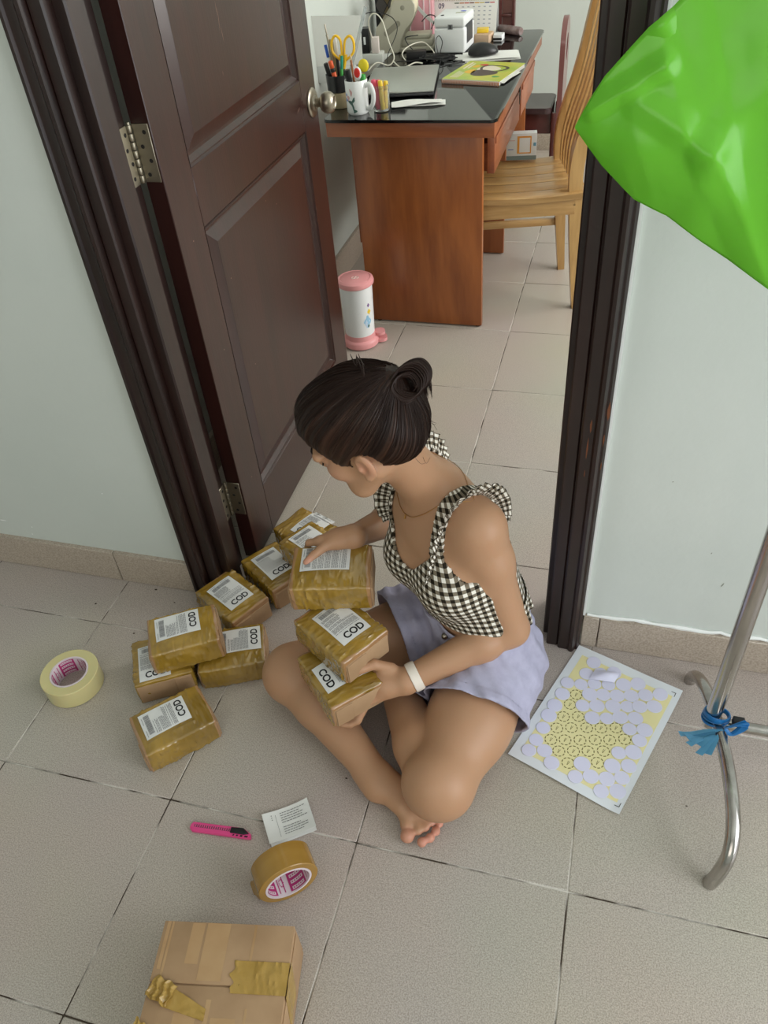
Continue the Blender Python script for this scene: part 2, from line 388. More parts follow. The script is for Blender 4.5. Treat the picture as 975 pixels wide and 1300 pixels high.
# ------------------------------------------------------------------ parcels
def wrap_mat():
    m = bpy.data.materials.new('brown_packing_tape'); m.use_nodes = True; nt = m.node_tree; L = nt.links; b = nt.nodes['Principled BSDF']
    tc = nt.nodes.new('ShaderNodeTexCoord'); oi = nt.nodes.new('ShaderNodeObjectInfo')
    add = nt.nodes.new('ShaderNodeVectorMath'); add.operation = 'ADD'; L.new(tc.outputs['Object'], add.inputs[0]); L.new(oi.outputs['Location'], add.inputs[1])
    n = nt.nodes.new('ShaderNodeTexNoise'); n.inputs['Scale'].default_value = 11; n.inputs['Detail'].default_value = 2; n.inputs['Distortion'].default_value = .4; L.new(add.outputs[0], n.inputs['Vector'])
    cr = nt.nodes.new('ShaderNodeValToRGB'); e = cr.color_ramp.elements
    e[0].position = .35; e[0].color = srgb(132, 102, 30); e[1].position = .68; e[1].color = srgb(166, 132, 52)
    L.new(n.outputs['Fac'], cr.inputs[0])
    # cardboard shows through near the two ends, tape edges step across it
    sx = nt.nodes.new('ShaderNodeSeparateXYZ'); L.new(tc.outputs['Object'], sx.inputs[0])
    ab = nt.nodes.new('ShaderNodeMath'); ab.operation = 'ABSOLUTE'; L.new(sx.outputs['X'], ab.inputs[0])
    n3 = nt.nodes.new('ShaderNodeTexNoise'); n3.inputs['Scale'].default_value = 9; L.new(add.outputs[0], n3.inputs['Vector'])
    ma = nt.nodes.new('ShaderNodeMath'); ma.operation = 'MULTIPLY_ADD'; L.new(n3.outputs['Fac'], ma.inputs[0]); ma.inputs[1].default_value = .022; L.new(ab.outputs[0], ma.inputs[2])
    st = nt.nodes.new('ShaderNodeMapRange'); L.new(ma.outputs[0], st.inputs[0]); st.inputs[1].default_value = .0835; st.inputs[2].default_value = .0845
    mx = nt.nodes.new('ShaderNodeMix'); mx.data_type = 'RGBA'; L.new(st.outputs[0], mx.inputs[0]); L.new(cr.outputs[0], mx.inputs[6]); mx.inputs[7].default_value = srgb(164, 124, 84)
    L.new(mx.outputs[2], b.inputs['Base Color'])
    b.inputs['Roughness'].default_value = .22; b.inputs['Specular IOR Level'].default_value = .6; b.inputs['Coat Weight'].default_value = .9; b.inputs['Coat Roughness'].default_value = .07
    mp2 = nt.nodes.new('ShaderNodeMapping'); mp2.inputs['Scale'].default_value = (1, .30, .35); L.new(add.outputs[0], mp2.inputs[0])
    n2 = nt.nodes.new('ShaderNodeTexNoise'); n2.noise_type = 'RIDGED_MULTIFRACTAL'; n2.inputs['Scale'].default_value = 58; n2.inputs['Detail'].default_value = 2; n2.inputs['Distortion'].default_value = .8; L.new(mp2.outputs[0], n2.inputs['Vector'])
    bp = nt.nodes.new('ShaderNodeBump'); bp.inputs['Strength'].default_value = .55; bp.inputs['Distance'].default_value = .004
    L.new(n2.outputs['Fac'], bp.inputs['Height']); L.new(bp.outputs[0], b.inputs['Normal']); L.new(bp.outputs[0], b.inputs['Coat Normal'])
    return m
wrap_m = wrap_mat()
card_m = mat('cardboard', srgb(176, 144, 110), .75, var=srgb(160, 128, 95), vscale=16, bump=.05, bscale=120)
card_dark_m = mat('cardboard_shaded_print', srgb(150, 115, 78), .7, var=srgb(163, 127, 90), vscale=12)
tape_m = mat('brown_tape_strip', srgb(166, 132, 62), .2, var=srgb(180, 147, 80), vscale=22, bump=.35, bscale=45)
label_m = mat('label_paper', srgb(226, 226, 224), .45, var=srgb(214, 215, 214), vscale=18)
ink_m = mat('black_ink', srgb(24, 24, 26), .6)
grey_ink_m = mat('grey_ink', srgb(128, 128, 130), .7)

def fresh(seed, sx, sy, sz):
    off = V((seed*3.7, seed*1.9, seed*5.3))
    return lambda x, y, z: noise.noise(V((x*sx, y*sy, z*sz))+off)
def parcel_bm(L_, W_, H_, seed, puff=.007, lab=(0, 0, 0)):
    b = BM(); r = bmesh.ops.create_cube(b, size=2.0)
    bmesh.ops.subdivide_edges(b, edges=b.edges[:], cuts=41, use_grid_fill=True)
    nA = fresh(seed, 26, 26, 26); nB = fresh(seed+11, 95, 16, 22); nC = fresh(seed+5, 60, 60, 60)
    hx, hy, hz = L_/2, W_/2, H_/2; rr = .0035
    rc = random.Random(seed*13+5); creases = [(rc.uniform(-.9, .9)*hx, rc.uniform(-.30, .30), rc.uniform(.0012, .0026), rc.uniform(.002, .0035), rc.choice((-1, 1, -1)), rc.uniform(-.2, .5)) for _ in range(17)]
    for v in b.verts:
        u = V((math.copysign(abs(v.co.x)**.78, v.co.x), math.copysign(abs(v.co.y)**.78, v.co.y), math.copysign(abs(v.co.z)**.78, v.co.z)))
        p = V((u.x*hx, u.y*hy, u.z*hz))
        q = V((max(-hx+rr, min(hx-rr, p.x)), max(-hy+rr, min(hy-rr, p.y)), max(-hz+rr, min(hz-rr, p.z))))
        d = p-q
        if d.length > 1e-7: p = q + d.normalized()*rr
        if u.z > -.9:
            k = (1-u.x**2)*(1-u.y**2) if u.z > .5 else 0
            p.z += puff*max(k, 0)
            if abs(u.y) > .85: p.y += math.copysign(.0035*(1-u.x**2)*(1-u.z**2), u.y)
            wr = nB(p.x, p.y, p.z); wr = (1-abs(wr)*2.6); wr = max(0, wr)**3
            n_ = v.normal if v.normal.length else V((0, 0, 1))
            edge = max(abs(u.y), abs(u.z)) if abs(u.z) < .9 else abs(u.y)
            lxx = abs((p.x-lab[0])*cos(lab[2])+(p.y-lab[1])*sin(lab[2])); lyy = abs(-(p.x-lab[0])*sin(lab[2])+(p.y-lab[1])*cos(lab[2]))
            onlab = u.z > .6 and lxx < .040 and lyy < .055
            amp = .0016*(.35+.65*min(1, abs(edge))) * (1 if abs(u.x) < .96 else .2)
            if onlab: wr = 0
            elif abs(u.x) < .97:   # sharp folds of the wrap running over the long edges
                for cx_, sl_, ch_, cw_, sd_, reach in creases:
                    if p.y*sd_ < reach*hy: continue
                    dd = abs(p.x-cx_-sl_*(abs(p.y)+(2*hz-(p.z+hz))*.8))/cw_
                    if dd < 1: wr += (1-dd)*ch_/(amp*1.5+1e-6)*min(1, (p.y*sd_-reach*hy)/.01)*.8
            dirn = V((u.x**7, u.y**7, u.z**7)); dirn = dirn.normalized() if dirn.length > 1e-6 else V((0, 0, 1))
            p += dirn*(amp*1.5*wr + .0022*nA(p.x, p.y, p.z)*(.4 if onlab else 1) + (.0002 if onlab else .0008)*nC(p.x, p.y, p.z))
        p.z += hz
        v.co = p
    for v in b.verts: v.co.z = max(v.co.z, 0.0)
    return b
cod_bm = text_bm('COD', .0215, bold=.0006)
cod_pts = None
def drape_up(bvh, p, off):
    h = bvh.ray_cast(V((p[0], p[1], .3)), V((0, 0, -1)))
    return V((p[0], p[1], (h[0].z if h[0] else .06)+off))
def shipping_label(root, bvh, cx, cy, ang, cod=True, lw=.070, lh=.100, seed=0):
    R_ = lambda x, y: (cx + x*cos(ang)-y*sin(ang), cy + x*sin(ang)+y*cos(ang))
    b = grid_bm(10, 14, lambda u, v: drape_up(bvh, R_((u-.5)*lw, (v-.5)*lh), .0009))
    lab = obj('shipping_label', b, label_m, root); lab['label'] = 'white printed shipping label'
    rnd = random.Random(seed); q = []
    # bar code
    x = -.026
    while x < .026:
        w_ = rnd.choice((.0006, .0009, .0015)); q.append((x, .029, x+w_, .041)); x += w_+rnd.choice((.0006, .0009))
    q += [(-.030, .0445, -.012, .0455), (.004, .0445, .024, .0455)]
    dark = len(q)
    y = .024
    while y > (-.022 if cod else -.044):
        x = -.031
        xe = .006 if y > .000 else .030
        while x < xe-.004:
            w_ = rnd.uniform(.003, .010); q.append((x, y, min(x+w_, xe), y+.0011)); x += w_+.0012
        y -= rnd.choice((.0024, .0024, .0024, .0042))
    b = BM()
    for x0, y0, x1, y1 in q:
        n = 3
        for k in range(n):
            if x1-x0 < .004 and y1-y0 < .004:
                if k: break
                P = [(x0, y0), (x1, y0), (x1, y1), (x0, y1)]
            elif x1-x0 > y1-y0: a0 = x0+(x1-x0)*k/n; a1 = x0+(x1-x0)*(k+1)/n; P = [(a0, y0), (a1, y0), (a1, y1), (a0, y1)]
            else: a0 = y0+(y1-y0)*k/n; a1 = y0+(y1-y0)*(k+1)/n; P = [(x0, a0), (x1, a0), (x1, a1), (x0, a1)]
            quad(b, [drape_up(bvh, R_(*p), .0013) for p in P])
    t = obj('printed_text', b, grey_ink_m, lab, smooth=False); t['label'] = 'rows of small print and a bar code'
    if cod:
        b = cod_bm.copy(); bmesh.ops.triangulate(b, faces=b.faces)
        bmesh.ops.subdivide_edges(b, edges=[e for e in b.edges if e.calc_length() > .004], cuts=1)
        for v in b.verts: v.co = drape_up(bvh, R_(v.co.x+.003, v.co.y-.036), .0013)
        t = obj('lettering', b, ink_m, lab, smooth=False); t['label'] = 'large black letters COD'
    return lab
def parcel(cx, cy, z0, ang, label, lang, lx=0, ly=0, cod=True, L_=.155, W_=.112, H_=.064, seed=1, tilt=(0, 0), puff=.007, flaps=(1, 1)):
    b = parcel_bm(L_, W_, H_, seed, puff, (lx, ly, radians(lang-ang))); bvh = BVHTree.FromBMesh(b)
    root = obj('parcel', b, wrap_m, angle=60)
    root.location = (cx, cy, z0); root.rotation_euler = (radians(tilt[0]), radians(tilt[1]), radians(ang))
    tag(root, label, 'parcel', 'parcels wrapped in brown tape')
    shipping_label(root, bvh, lx, ly, radians(lang-ang), cod, seed=seed)
    # bare cardboard end faces with a folded flap
    rnd = random.Random(seed+50)
    for s, on in zip((-1, 1), flaps):
        if not on: continue
        b = BM(); x = s*(L_/2-.0005)
        z1 = H_*rnd.uniform(.80, .9); y0 = -W_/2+.004; y1 = W_/2-.004
        bx(b, min(x, x+s*.0022), max(x, x+s*.0022), y0, y1, .002, z1, bev=.0006, seg=1)
        bx(b, min(x+s*.0015, x+s*.0042), max(x+s*.0015, x+s*.0042), y0+.002, y0+(y1-y0)*rnd.uniform(.3, .5), .002, z1*.97, bev=.0006, seg=1)
        f = obj('end_flap', b, card_m, root); f['label'] = 'bare brown cardboard end'
    return root
parcel(.349, .143, .0, 46, 'taped parcel lying alone in front of the heap, nearest the big open floor', 136, -.012, .010, seed=1, L_=.158, W_=.114, H_=.062)
parcel(.248, .290, .0, 121, 'taped parcel on the floor half covered by the parcel lying across it', 31, -.01, .016, seed=2, L_=.132, W_=.130, H_=.064)
parcel(.304, .326, .069, 31, 'taped parcel lying across two others, topmost of the left heap', 122, -.010, .014, seed=3, L_=.156, W_=.112, H_=.064)
parcel(.398, .352, .0, 24, 'taped parcel on the floor between the upper left parcel and the knee', 115, .018, .014, seed=4, L_=.152, W_=.118, H_=.062)
parcel(.333, .502, .0, -29, 'taped parcel on the floor against the foot of the door frame, whole COD showing', 62, -.004, .0, seed=5, L_=.156, W_=.112, H_=.066)
parcel(.402, .618, .0, -35, 'taped parcel under the hinge end of the open door, COD half hidden', 55, -.006, .0, seed=6, L_=.152, W_=.108, H_=.066)
parcel(.508, .646, .071, -31, 'taped parcel leaning on two others just behind the reaching hand', 60, -.012, .004, False, seed=7, L_=.150, W_=.108, H_=.060)
parcel(.440, .764, .0, -26, 'rearmost taped parcel, deepest in the doorway beside the door', -24, .004, .018, seed=8, L_=.150, W_=.110, H_=.066)
parcel(.669, .380, .290, 13, 'taped parcel held up under the right hand, top of the lap pile', 103, -.012, .022, False, seed=9, L_=.162, W_=.112, H_=.066, tilt=(4, 0))
parcel(.706, .294, .216, -32, 'bulging taped parcel in the middle of the lap pile, COD in full', 58, .0, .004, seed=10, L_=.156, W_=.116, H_=.064, puff=.010)
parcel(.712, .240, .148, -44, 'taped parcel at the bottom of the lap pile, gripped by the left hand', -43, .006, .004, seed=11, L_=.152, W_=.112, H_=.060)

# ------------------------------------------------------------------ tape rolls
core_m = mat('tape_core_card', srgb(214, 200, 205), .6)
pink_m = mat('magenta_print', srgb(176, 46, 112), .5)
def tape_roll(name, label, ro, ri, wd, m, loc, rot, tail=None, nstripes=16):
    root = thing(name, label, 'tape roll', loc); root.rotation_euler = rot
    b = BM(); h = wd/2
    lathe(b, [(ri+.004, -h), (ro-.001, -h), (ro, -h+.001), (ro, h-.001), (ro-.001, h), (ri+.004, h), (ri+.004, -h)], 64)
    bmesh.ops.remove_doubles(b, verts=b.verts, dist=1e-6)
    obj('tape', b, m, root)
    b = BM(); lathe(b, [(ri, -h-.0008), (ri+.0038, -h-.0008), (ri+.0038, h+.0008), (ri, h+.0008), (ri, -h-.0008)], 64); bmesh.ops.remove_doubles(b, verts=b.verts, dist=1e-6)
    core = obj('cardboard_core', b, core_m, root); core['label'] = 'pale pink printed core'
    # printed bands inside the core: magenta panels with pale lozenges
    b = BM(); rI = ri-.0005
    def patch(bm_, a0, a1, z0, z1, r):
        n = max(2, int((a1-a0)/.12)); 
        pv = [[bm_.verts.new((r*cos(a0+(a1-a0)*k/n), r*sin(a0+(a1-a0)*k/n), z)) for z in (z0, z1)] for k in range(n+1)]
        for k in range(n): bm_.faces.new((pv[k][0], pv[k][1], pv[k+1][1], pv[k+1][0]))
    sect = 2*pi/4
    for s in range(4):
        patch(b, s*sect+.0, s*sect+sect*.58, -h*.92, h*.92, rI)
        for k in range(2): patch(b, s*sect+sect*(.66+.16*k), s*sect+sect*(.69+.16*k), -h*.8, h*.8, rI)
    for s in range(4):
        c = s*sect+sect*.79
        for k in range(10):
            a = 2*pi*k/10; patch(b, c+.10*cos(a)-.02, c+.10*cos(a)+.02, .007*sin(a)-.0012, .007*sin(a)+.0012, rI-.0001)
    obj('core_print', b, pink_m, core, smooth=False)
    b = BM()
    for s in range(4):
        for k in range(4):
            z = -h*.70+h*.47*k
            patch(b, s*sect+sect*.07, s*sect+sect*.51, z-.0030, z+.0030, rI-.0003)
    obj('core_lozenge', b, core_m, core, smooth=False)
    b = BM()
    for s in range(4):
        for k in range(4):
            z = -h*.70+h*.47*k
            for j in range(5): patch(b, s*sect+sect*(.10+.08*j), s*sect+sect*(.10+.08*j+.045), z-.0011, z+.0011, rI-.0005)
    obj('core_lettering', b, pink_m, core, smooth=False)
    if tail: obj('tape_tail', tail(), m, root)
    return root
clear_m = mat('clear_tape', srgb(212, 201, 146), .16, var=srgb(200, 190, 138), vscale=4, sss=.25, coat=.4)
brown_roll_m = mat('brown_tape_roll', srgb(164, 126, 58), .24, var=srgb(150, 112, 46), vscale=6, vstretch=(1, 1, 6), coat=.3)
tape_roll('tape_roll', 'thick roll of clear yellowish tape lying flat by the left wall', .066, .040, .048, clear_m, (.044, .215, .0250), (0, 0, radians(200)))
def tail_():
    return solid(grid_bm(6, 3, lambda u, v: V((-.0545-.010*u, -.012-.022*u, -.022+.044*v*(1-.5*u)+.003*sin(u*6)))), .0006)
tape_roll('tape_roll', 'roll of brown tape standing on its rim above the cardboard carton', .056, .0395, .048, brown_roll_m, (.700, -.106, .0562), (radians(90), 0, radians(40)), tail=tail_)

# ------------------------------------------------------------------ cardboard carton
ca = radians(11.2)
carton = thing('cardboard_carton', 'brown cardboard carton with crumpled yellow tape at the bottom edge', 'carton', (.672, -.320, 0), ca)
CL, CW, CHH = .224, .190, .100
b = BM(); bx(b, -CL/2, CL/2, -CW/2, CW/2, .001, CHH-.0032, bev=.002); obj('carton_body', b, card_m, carton)
for y0, y1 in ((.0012, CW/2), (-CW/2, -.0012)):
    b = BM(); bx(b, -CL/2, CL/2, y0, y1, CHH-.0030, CHH, bev=.0012); obj('top_flap', b, card_m, carton)
# side flap seams on the right-hand end
b = BM(); bx(b, CL/2, CL/2+.002, -.045, .088, .004, CHH-.012, bev=.0008); obj('side_flap', b, card_m, carton)
b = BM(); bx(b, CL/2, CL/2+.002, -CW/2+.003, -.050, .004, CHH-.004, bev=.0008); obj('side_flap', b, card_m, carton)
# older matt tape bands in the cardboard's own colour
b = BM()
for x0, x1, y0, y1 in ((-.062, -.040, .030, .093), (-.036, .004, .006, .094), (.045, .049, .0, .094), (-.106, -.100, .02, .094), (-.098, -.094, .004, .094), (.0, .040, -.075, -.045), (-.06, -.024, -.094, -.040), (.052, .056, -.094, -.03), (-.012, -.004, -.094, -.02)):
    quad(b, [(x0, y0, CHH+.0003), (x1, y0, CHH+.0003), (x1, y1, CHH+.0003), (x0, y1, CHH+.0003)])
obj('old_tape', b, mat('matt_tape', srgb(186, 152, 112), .35, var=srgb(168, 131, 90), vscale=14), carton, smooth=False)
nz = fresh(3, 60, 60, 60)
def strip(x0, x1, y0, y1, amp, name='tape_strip', wrap=False, ragged=0.0, z=CHH+.0008):
    def fn(u, v):
        x = x0+(x1-x0)*u; y = y0+(y1-y0)*v
        if u < .12 and ragged: x += ragged*noise.noise(V((y*90, 2, 3)))
        cre = max(0, 1-abs(noise.noise(V((x*70+y*25, y*22, 1.5))))*4)**2
        return V((x, y, z+amp*(.25*abs(nz(x, y, 0))+cre)))
    return obj(name, solid(grid_bm(28, 14, fn), .0004), tape_m, carton)
s1 = strip(.022, CL/2+.001, -.010, .038, .0022, ragged=.012); s1['label'] = 'shiny yellow brown tape'
b = grid_bm(4, 8, lambda u, v: V((CL/2+.0027+.0005*sin(v*9), -.012+.052*v-.02*u, CHH-.0005-.075*u))); obj('tape_strip', solid(b, .0004), tape_m, carton)
def fn(u, v):
    x = -.085+.075*u; yc = -.016-.026*u; hw = .017*(1-.5*u)
    return V((x, yc+(v-.5)*2*hw, CHH+.0009+.0018*max(0, 1-abs(noise.noise(V((x*60, v*2, 7))))*4)**2))
obj('tape_strip', solid(grid_bm(20, 8, fn), .0004), tape_m, carton)
def crumple(cx, cy, rx, ry, h, seed):
    def fn(u, v):
        x = (u-.5)*2; y = (v-.5)*2
        fold = abs(((u*3.1+v*.9+seed*.3) % 1.0)-.5)*2
        return V((cx+rx*(x+.30*y+.10*sin(y*5+seed)), cy+ry*(y*.85-.38*x+.10*sin(x*6)), CHH+.0015+h*fold*(.35+.65*(1-v))*(1-.25*x*x)))
    return solid(grid_bm(22, 6, fn), .0006)
ct = obj('crumpled_tape', crumple(-.088, -.012, .019, .018, .012, 2.0), tape_m, carton, angle=20); ct['label'] = 'torn crumpled end of yellow tape'
ct = obj('crumpled_tape', crumple(-.108, -.074, .013, .020, .008, 5.0), tape_m, carton, angle=20)

# ------------------------------------------------------------------ pink cutter
cut_m = mat('pink_plastic', srgb(228, 78, 142), .38)
blk_m = mat('black_plastic', srgb(30, 30, 32), .42)
cutter = thing('box_cutter', 'pink snap-off box cutter with black slider on the floor', 'cutter', (.533, -.0395, 0), radians(5.4))
outline = [(-.064, .004), (-.060, .009), (.044, .0095), (.062, -.001), (.064, -.009), (.058, -.010), (-.058, -.0095), (-.064, -.004)]
b = BM()
slot = [(-.054, .0032), (.026, .0032), (.026, -.0010), (-.054, -.0010)]
prism(b, outline, 0.0005, .0085)
bmesh.ops.bevel(b, geom=[e for e in b.edges if abs(e.verts[0].co.z-e.verts[1].co.z) < 1e-6], offset=.0012, segments=2, affect='EDGES')
obj('handle', b, cut_m, cutter)
b = BM(); bx(b, -.056, .030, -.0012, .0042, .0083, .0088); tr = obj('blade_track', b, mat('track_grey', srgb(96, 70, 80), .4), cutter)
b = BM()
for k in range(18): bx(b, -.054+.0045*k, -.052+.0045*k, -.0010, .0040, .0087, .0093)
obj('ratchet_teeth', b, cut_m, tr)
b = BM(); prism(b, [(.020, -.004), (.020, .0065), (.045, .0078), (.0585, -.0015), (.048, -.0045)], .008, .0125)
bmesh.ops.bevel(b, geom=b.edges[:], offset=.0008, segments=1, affect='EDGES'); obj('slider', b, blk_m, cutter)
b = BM()
for x, w_ in ((.026, .003), (.033, .004), (.041, .005), (.050, .007)): prism(b, [(x, -.0085), (x+w_, -.0085), (x+w_+.001, -.0055), (x+.001, -.0055)], .0082, .0087)
obj('hole', b, hole_m, cutter)

# ------------------------------------------------------------------ paper slip (folded leaflet)
paper_m = mat('white_paper', srgb(234, 234, 230), .7)
slip = thing('paper_slip', 'small folded white printed slip beside the brown tape roll', 'paper', (.659, .0075, 0), radians(36))
def slipf(lift, z, w0=-.047, w1=.047, h0=-.034, h1=.034):
    return lambda u, v: V((w0+(w1-w0)*u, h0+(h1-h0)*v, z+lift*((u-.5)*2)**2*.5+lift*.6*(1-v)**2+.001*sin(u*4+v*2)))
obj('sheet', solid(grid_bm(12, 10, slipf(.010, .0045)), .0004), paper_m, slip)
obj('sheet', solid(grid_bm(12, 10, slipf(.002, .0012, -.045, .046, -.036, .032)), .0004), paper_m, slip)
b = BM(); rnd = random.Random(4); f_ = slipf(.010, .0053)
for k in range(10):
    if k in (3, 4) and k == 4: continue
    v = .14+.078*k; u = .36; ue = rnd.uniform(.72, .92)
    while u < ue:
        w_ = rnd.uniform(.03, .09); quad(b, [f_(u, v), f_(min(u+w_, ue), v), f_(min(u+w_, ue), v+.022), f_(u, v+.022)]); u += w_+.012
quad(b, [f_(.26, .10), f_(.266, .10), f_(.266, .85), f_(.26, .85)])
for v in (.70, .77, .84): quad(b, [f_(.17, v), f_(.19, v), f_(.19, v+.03), f_(.17, v+.03)])
obj('printed_text', b, mat('slip_ink', srgb(120, 120, 118), .7), slip, smooth=False)

# ------------------------------------------------------------------ sticker sheet
sheet = thing('sticker_sheet', 'large sheet of round stickers lying on the floor by the doorway', 'sticker sheet', (1.172, .565, 0), atan2(-.351, .937))
SW, SH = .242, .336
def sz(x, y):  # x right, y down (positive), curled at the near-left and far corners
    u = x/SW; v = y/SH
    return .0016 + .012*max(0, v-.75)**2*4*(1-u*.6) + .010*max(0, .16-v)**2*30*(.4+.6*u) + .0015*(1+sin(u*7+v*5))*.5 + .010*max(0, u-.88)**2*40*max(0, v-.3)
SP = lambda x, y, off=0.0: V((x, -y, sz(x, y)+off))
b = grid_bm(22, 30, lambda u, v: SP(SW*u, SH*v)); obj('backing_sheet', solid(b, .0004), mat('sheet_white', srgb(226, 231, 236), .35), sheet)
def panel(b, x0, y0, x1, y1, off, n=16):
    vs = [[b.verts.new(SP(x0+(x1-x0)*i/n, y0+(y1-y0)*j/n, off)) for j in range(n+1)] for i in range(n+1)]
    for i in range(n):
        for j in range(n): b.faces.new((vs[i][j], vs[i+1][j], vs[i+1][j+1], vs[i][j+1]))
b = BM(); panel(b, .018, .022, .228, .314, .0007); yp = obj('yellow_panel', b, mat('pale_yellow_print', srgb(236, 228, 172), .4), sheet); yp['label'] = 'pale yellow printed panel'
rings = [(.053,.127),(.053,.157),(.055,.192),(.081,.175),(.056,.225),(.081,.208),(.108,.191),(.133,.176),(.159,.159),(.058,.257),(.083,.242),(.109,.226),(.135,.209),(.160,.193),(.185,.175),(.084,.273),(.109,.257),(.134,.241),(.160,.224),(.112,.288),(.161,.255)]
b = BM(); mring = mat('olive_ring_print', srgb(112, 104, 44), .5)
for x, y in rings:
    for s in range(9):
        a0 = 2*pi*s/9; a1 = a0+.46
        P = [SP(x+r*cos(a), y+r*sin(a), .0011) for r in (.0112, .0130) for a in (a0, (a0+a1)/2, a1)]
        v_ = [b.verts.new(p) for p in P]
        b.faces.new((v_[0], v_[1], v_[4], v_[3])); b.faces.new((v_[1], v_[2], v_[5], v_[4]))
    for dx in (-.0016, .0016): quad(b, [SP(x+dx-.0004, y-.005, .0011), SP(x+dx+.0004, y-.005, .0011), SP(x+dx*.2+.0004, y+.005, .0011), SP(x+dx*.2-.0004, y+.005, .0011)])
obj('ring_print', b, mring, sheet, smooth=False)
lav_m = mat('lavender_sticker', srgb(220, 220, 242), .35); disc = None; rnd = random.Random(9)
a1 = V((.0257, -.0158)); a2 = V((.0015, .0325))
for i in range(-12, 14):
    for j in range(-8, 16):
        x = .109+a1.x*i+a2.x*j; y = .226+a1.y*i+a2.y*j
        if not (.024 < x < .226 and .026 < y < .310): continue
        if min((x-p[0])**2+(y-p[1])**2 for p in rings) < .021**2: continue
        if rnd.random() < .015: continue
        x += rnd.uniform(-.0022, .0022); y += rnd.uniform(-.0022, .0022)
        if disc is None:
            d_ = BM(); lathe(d_, [(0, .0002), (.0156, .0001), (.0160, -.0003)], 24); disc = obj('round_sticker', d_, lav_m, sheet); o = disc
        else: o = disc.copy(); COL.objects.link(o)
        o.location = SP(x, y, .0015+rnd.uniform(0, .0006)); s = rnd.uniform(.92, 1.06); o.scale = (s, s, 1)
        gx = (sz(x+.004, y)-sz(x-.004, y))/.008; gy = (sz(x, y+.004)-sz(x, y-.004))/.008
        o.rotation_euler = (-gy, -gx, 0)
b = BM()
for (x, y, sx, sy) in ((.232, .012, -1, 1), (.236, .322, -1, -1)):
    for dx, dy in ((.010, .0012), (.0012, .010)): quad(b, [SP(x, y, .0009), SP(x+sx*dx, y, .0009), SP(x+sx*dx, y+sy*dy, .0009), SP(x, y+sy*dy, .0009)])
obj('corner_mark', b, ink_m, sheet, smooth=False)
b = solid(grid_bm(8, 6, lambda u, v: SP(.060+.050*u, .045+.03*v-.02*u, .004+.010*sin(pi*v)*sin(pi*u)*(.5+u))), .0003); obj('peeled_film', b, lav_m, sheet)['label'] = 'wrinkled peeled film'

# ------------------------------------------------------------------ chrome clothes rack
rack = thing('clothes_rack', 'chrome tube clothes rack foot and pole at the right edge', 'clothes rack', (1.437, .33, 0))
O = V((1.437, .33, 0)); L_ = lambda pts: [V(p)-O for p in pts]
b = BM()
tube(b, smooth_path(L_([(1.442, .072, .0), (1.452, .078, .035), (1.463, .100, .078), (1.464, .150, .110), (1.455, .235, .128), (1.440, .33, .126), (1.428, .41, .108), (1.420, .470, .074), (1.416, .508, .030), (1.414, .518, .0)]), 8), .0125, 16)
obj('foot', b, chrome_m, rack)
b = BM(); tube(b, L_([(1.431, .335, .112), (1.431, .335, 1.55)]), .0150, 20); obj('pole', b, chrome_m, rack)
b = BM(); tube(b, L_([(1.450, .335, .118), (2.35, .335, .118)]), .0110, 16); obj('lower_bar', b, chrome_m, rack)
b = BM(); tube(b, L_([(1.36, .335, 1.55), (2.42, .335, 1.55)]), .0125, 16); obj('top_bar', b, chrome_m, rack)
b = BM(); tube(b, L_([(2.35, .335, .112), (2.35, .335, 1.55)]), .0150, 20); obj('pole', b, chrome_m, rack)
b = BM(); tube(b, smooth_path(L_([(2.35, .072, .0), (2.35, .10, .07), (2.35, .20, .12), (2.35, .33, .126), (2.35, .42, .11), (2.35, .49, .06), (2.35, .515, .0)]), 6), .0125, 12); obj('foot', b, chrome_m, rack)
blue_m = mat('blue_plastic_ribbon', srgb(28, 118, 186), .3, trans=.25)
rib = thing('plastic_ribbon', 'blue plastic ribbon knotted round the clothes rack joint', 'ribbon', (1.437, .325, .13))
O2 = V((1.437, .325, .13)); rnd = random.Random(3)
b = BM()
for k in range(3):
    tube(b, [V((.0205*cos(a)*1.1, .010+.0205*sin(a), .004+.006*k+.006*cos(a+k))) for a in [2*pi*j/20 for j in range(20)]], .0028, 6, closed=True, flat=1.6)
obj('wrap_band', b, blue_m, rib)
b = BM()
for k in range(6):
    r0 = rnd.uniform(.014, .020); ax = rnd.uniform(-.5, .9)
    tube(b, smooth_path([(.014, -.016, .012), (.014+r0*cos(ax), -.018, .012+r0), (.040+.012*rnd.random(), -.016+.01*rnd.random(), .020+.014*rnd.random()), (.028, -.020, .002), (.014, -.016, .010)], 5), .0042, 6, flat=.5)
obj('knot', b, blue_m, rib)
b = BM(); bx(b, .026, .048, -.010, .006, .010, .026, bev=.003); kc = obj('clip', b, blk_m, rib)
for k in range(7):
    ang = radians(196+9*k); l_ = rnd.uniform(.062, .085); wd = .0055
    d = V((cos(ang), sin(ang)*.7, -.10-.05*rnd.random())); sd = V((-sin(ang), cos(ang), .3)).normalized()
    bb = grid_bm(8, 2, lambda u, v: V((.010, -.020, .008))+d*l_*u+sd*wd*(v-.5)*2*(.4+.9*u)+V((0, 0, .004*sin(u*6+k))))
    obj('ribbon_tail', solid(bb, .0004), mat('pale_blue_ribbon', srgb(104, 176, 214), .4, trans=.35), rib)

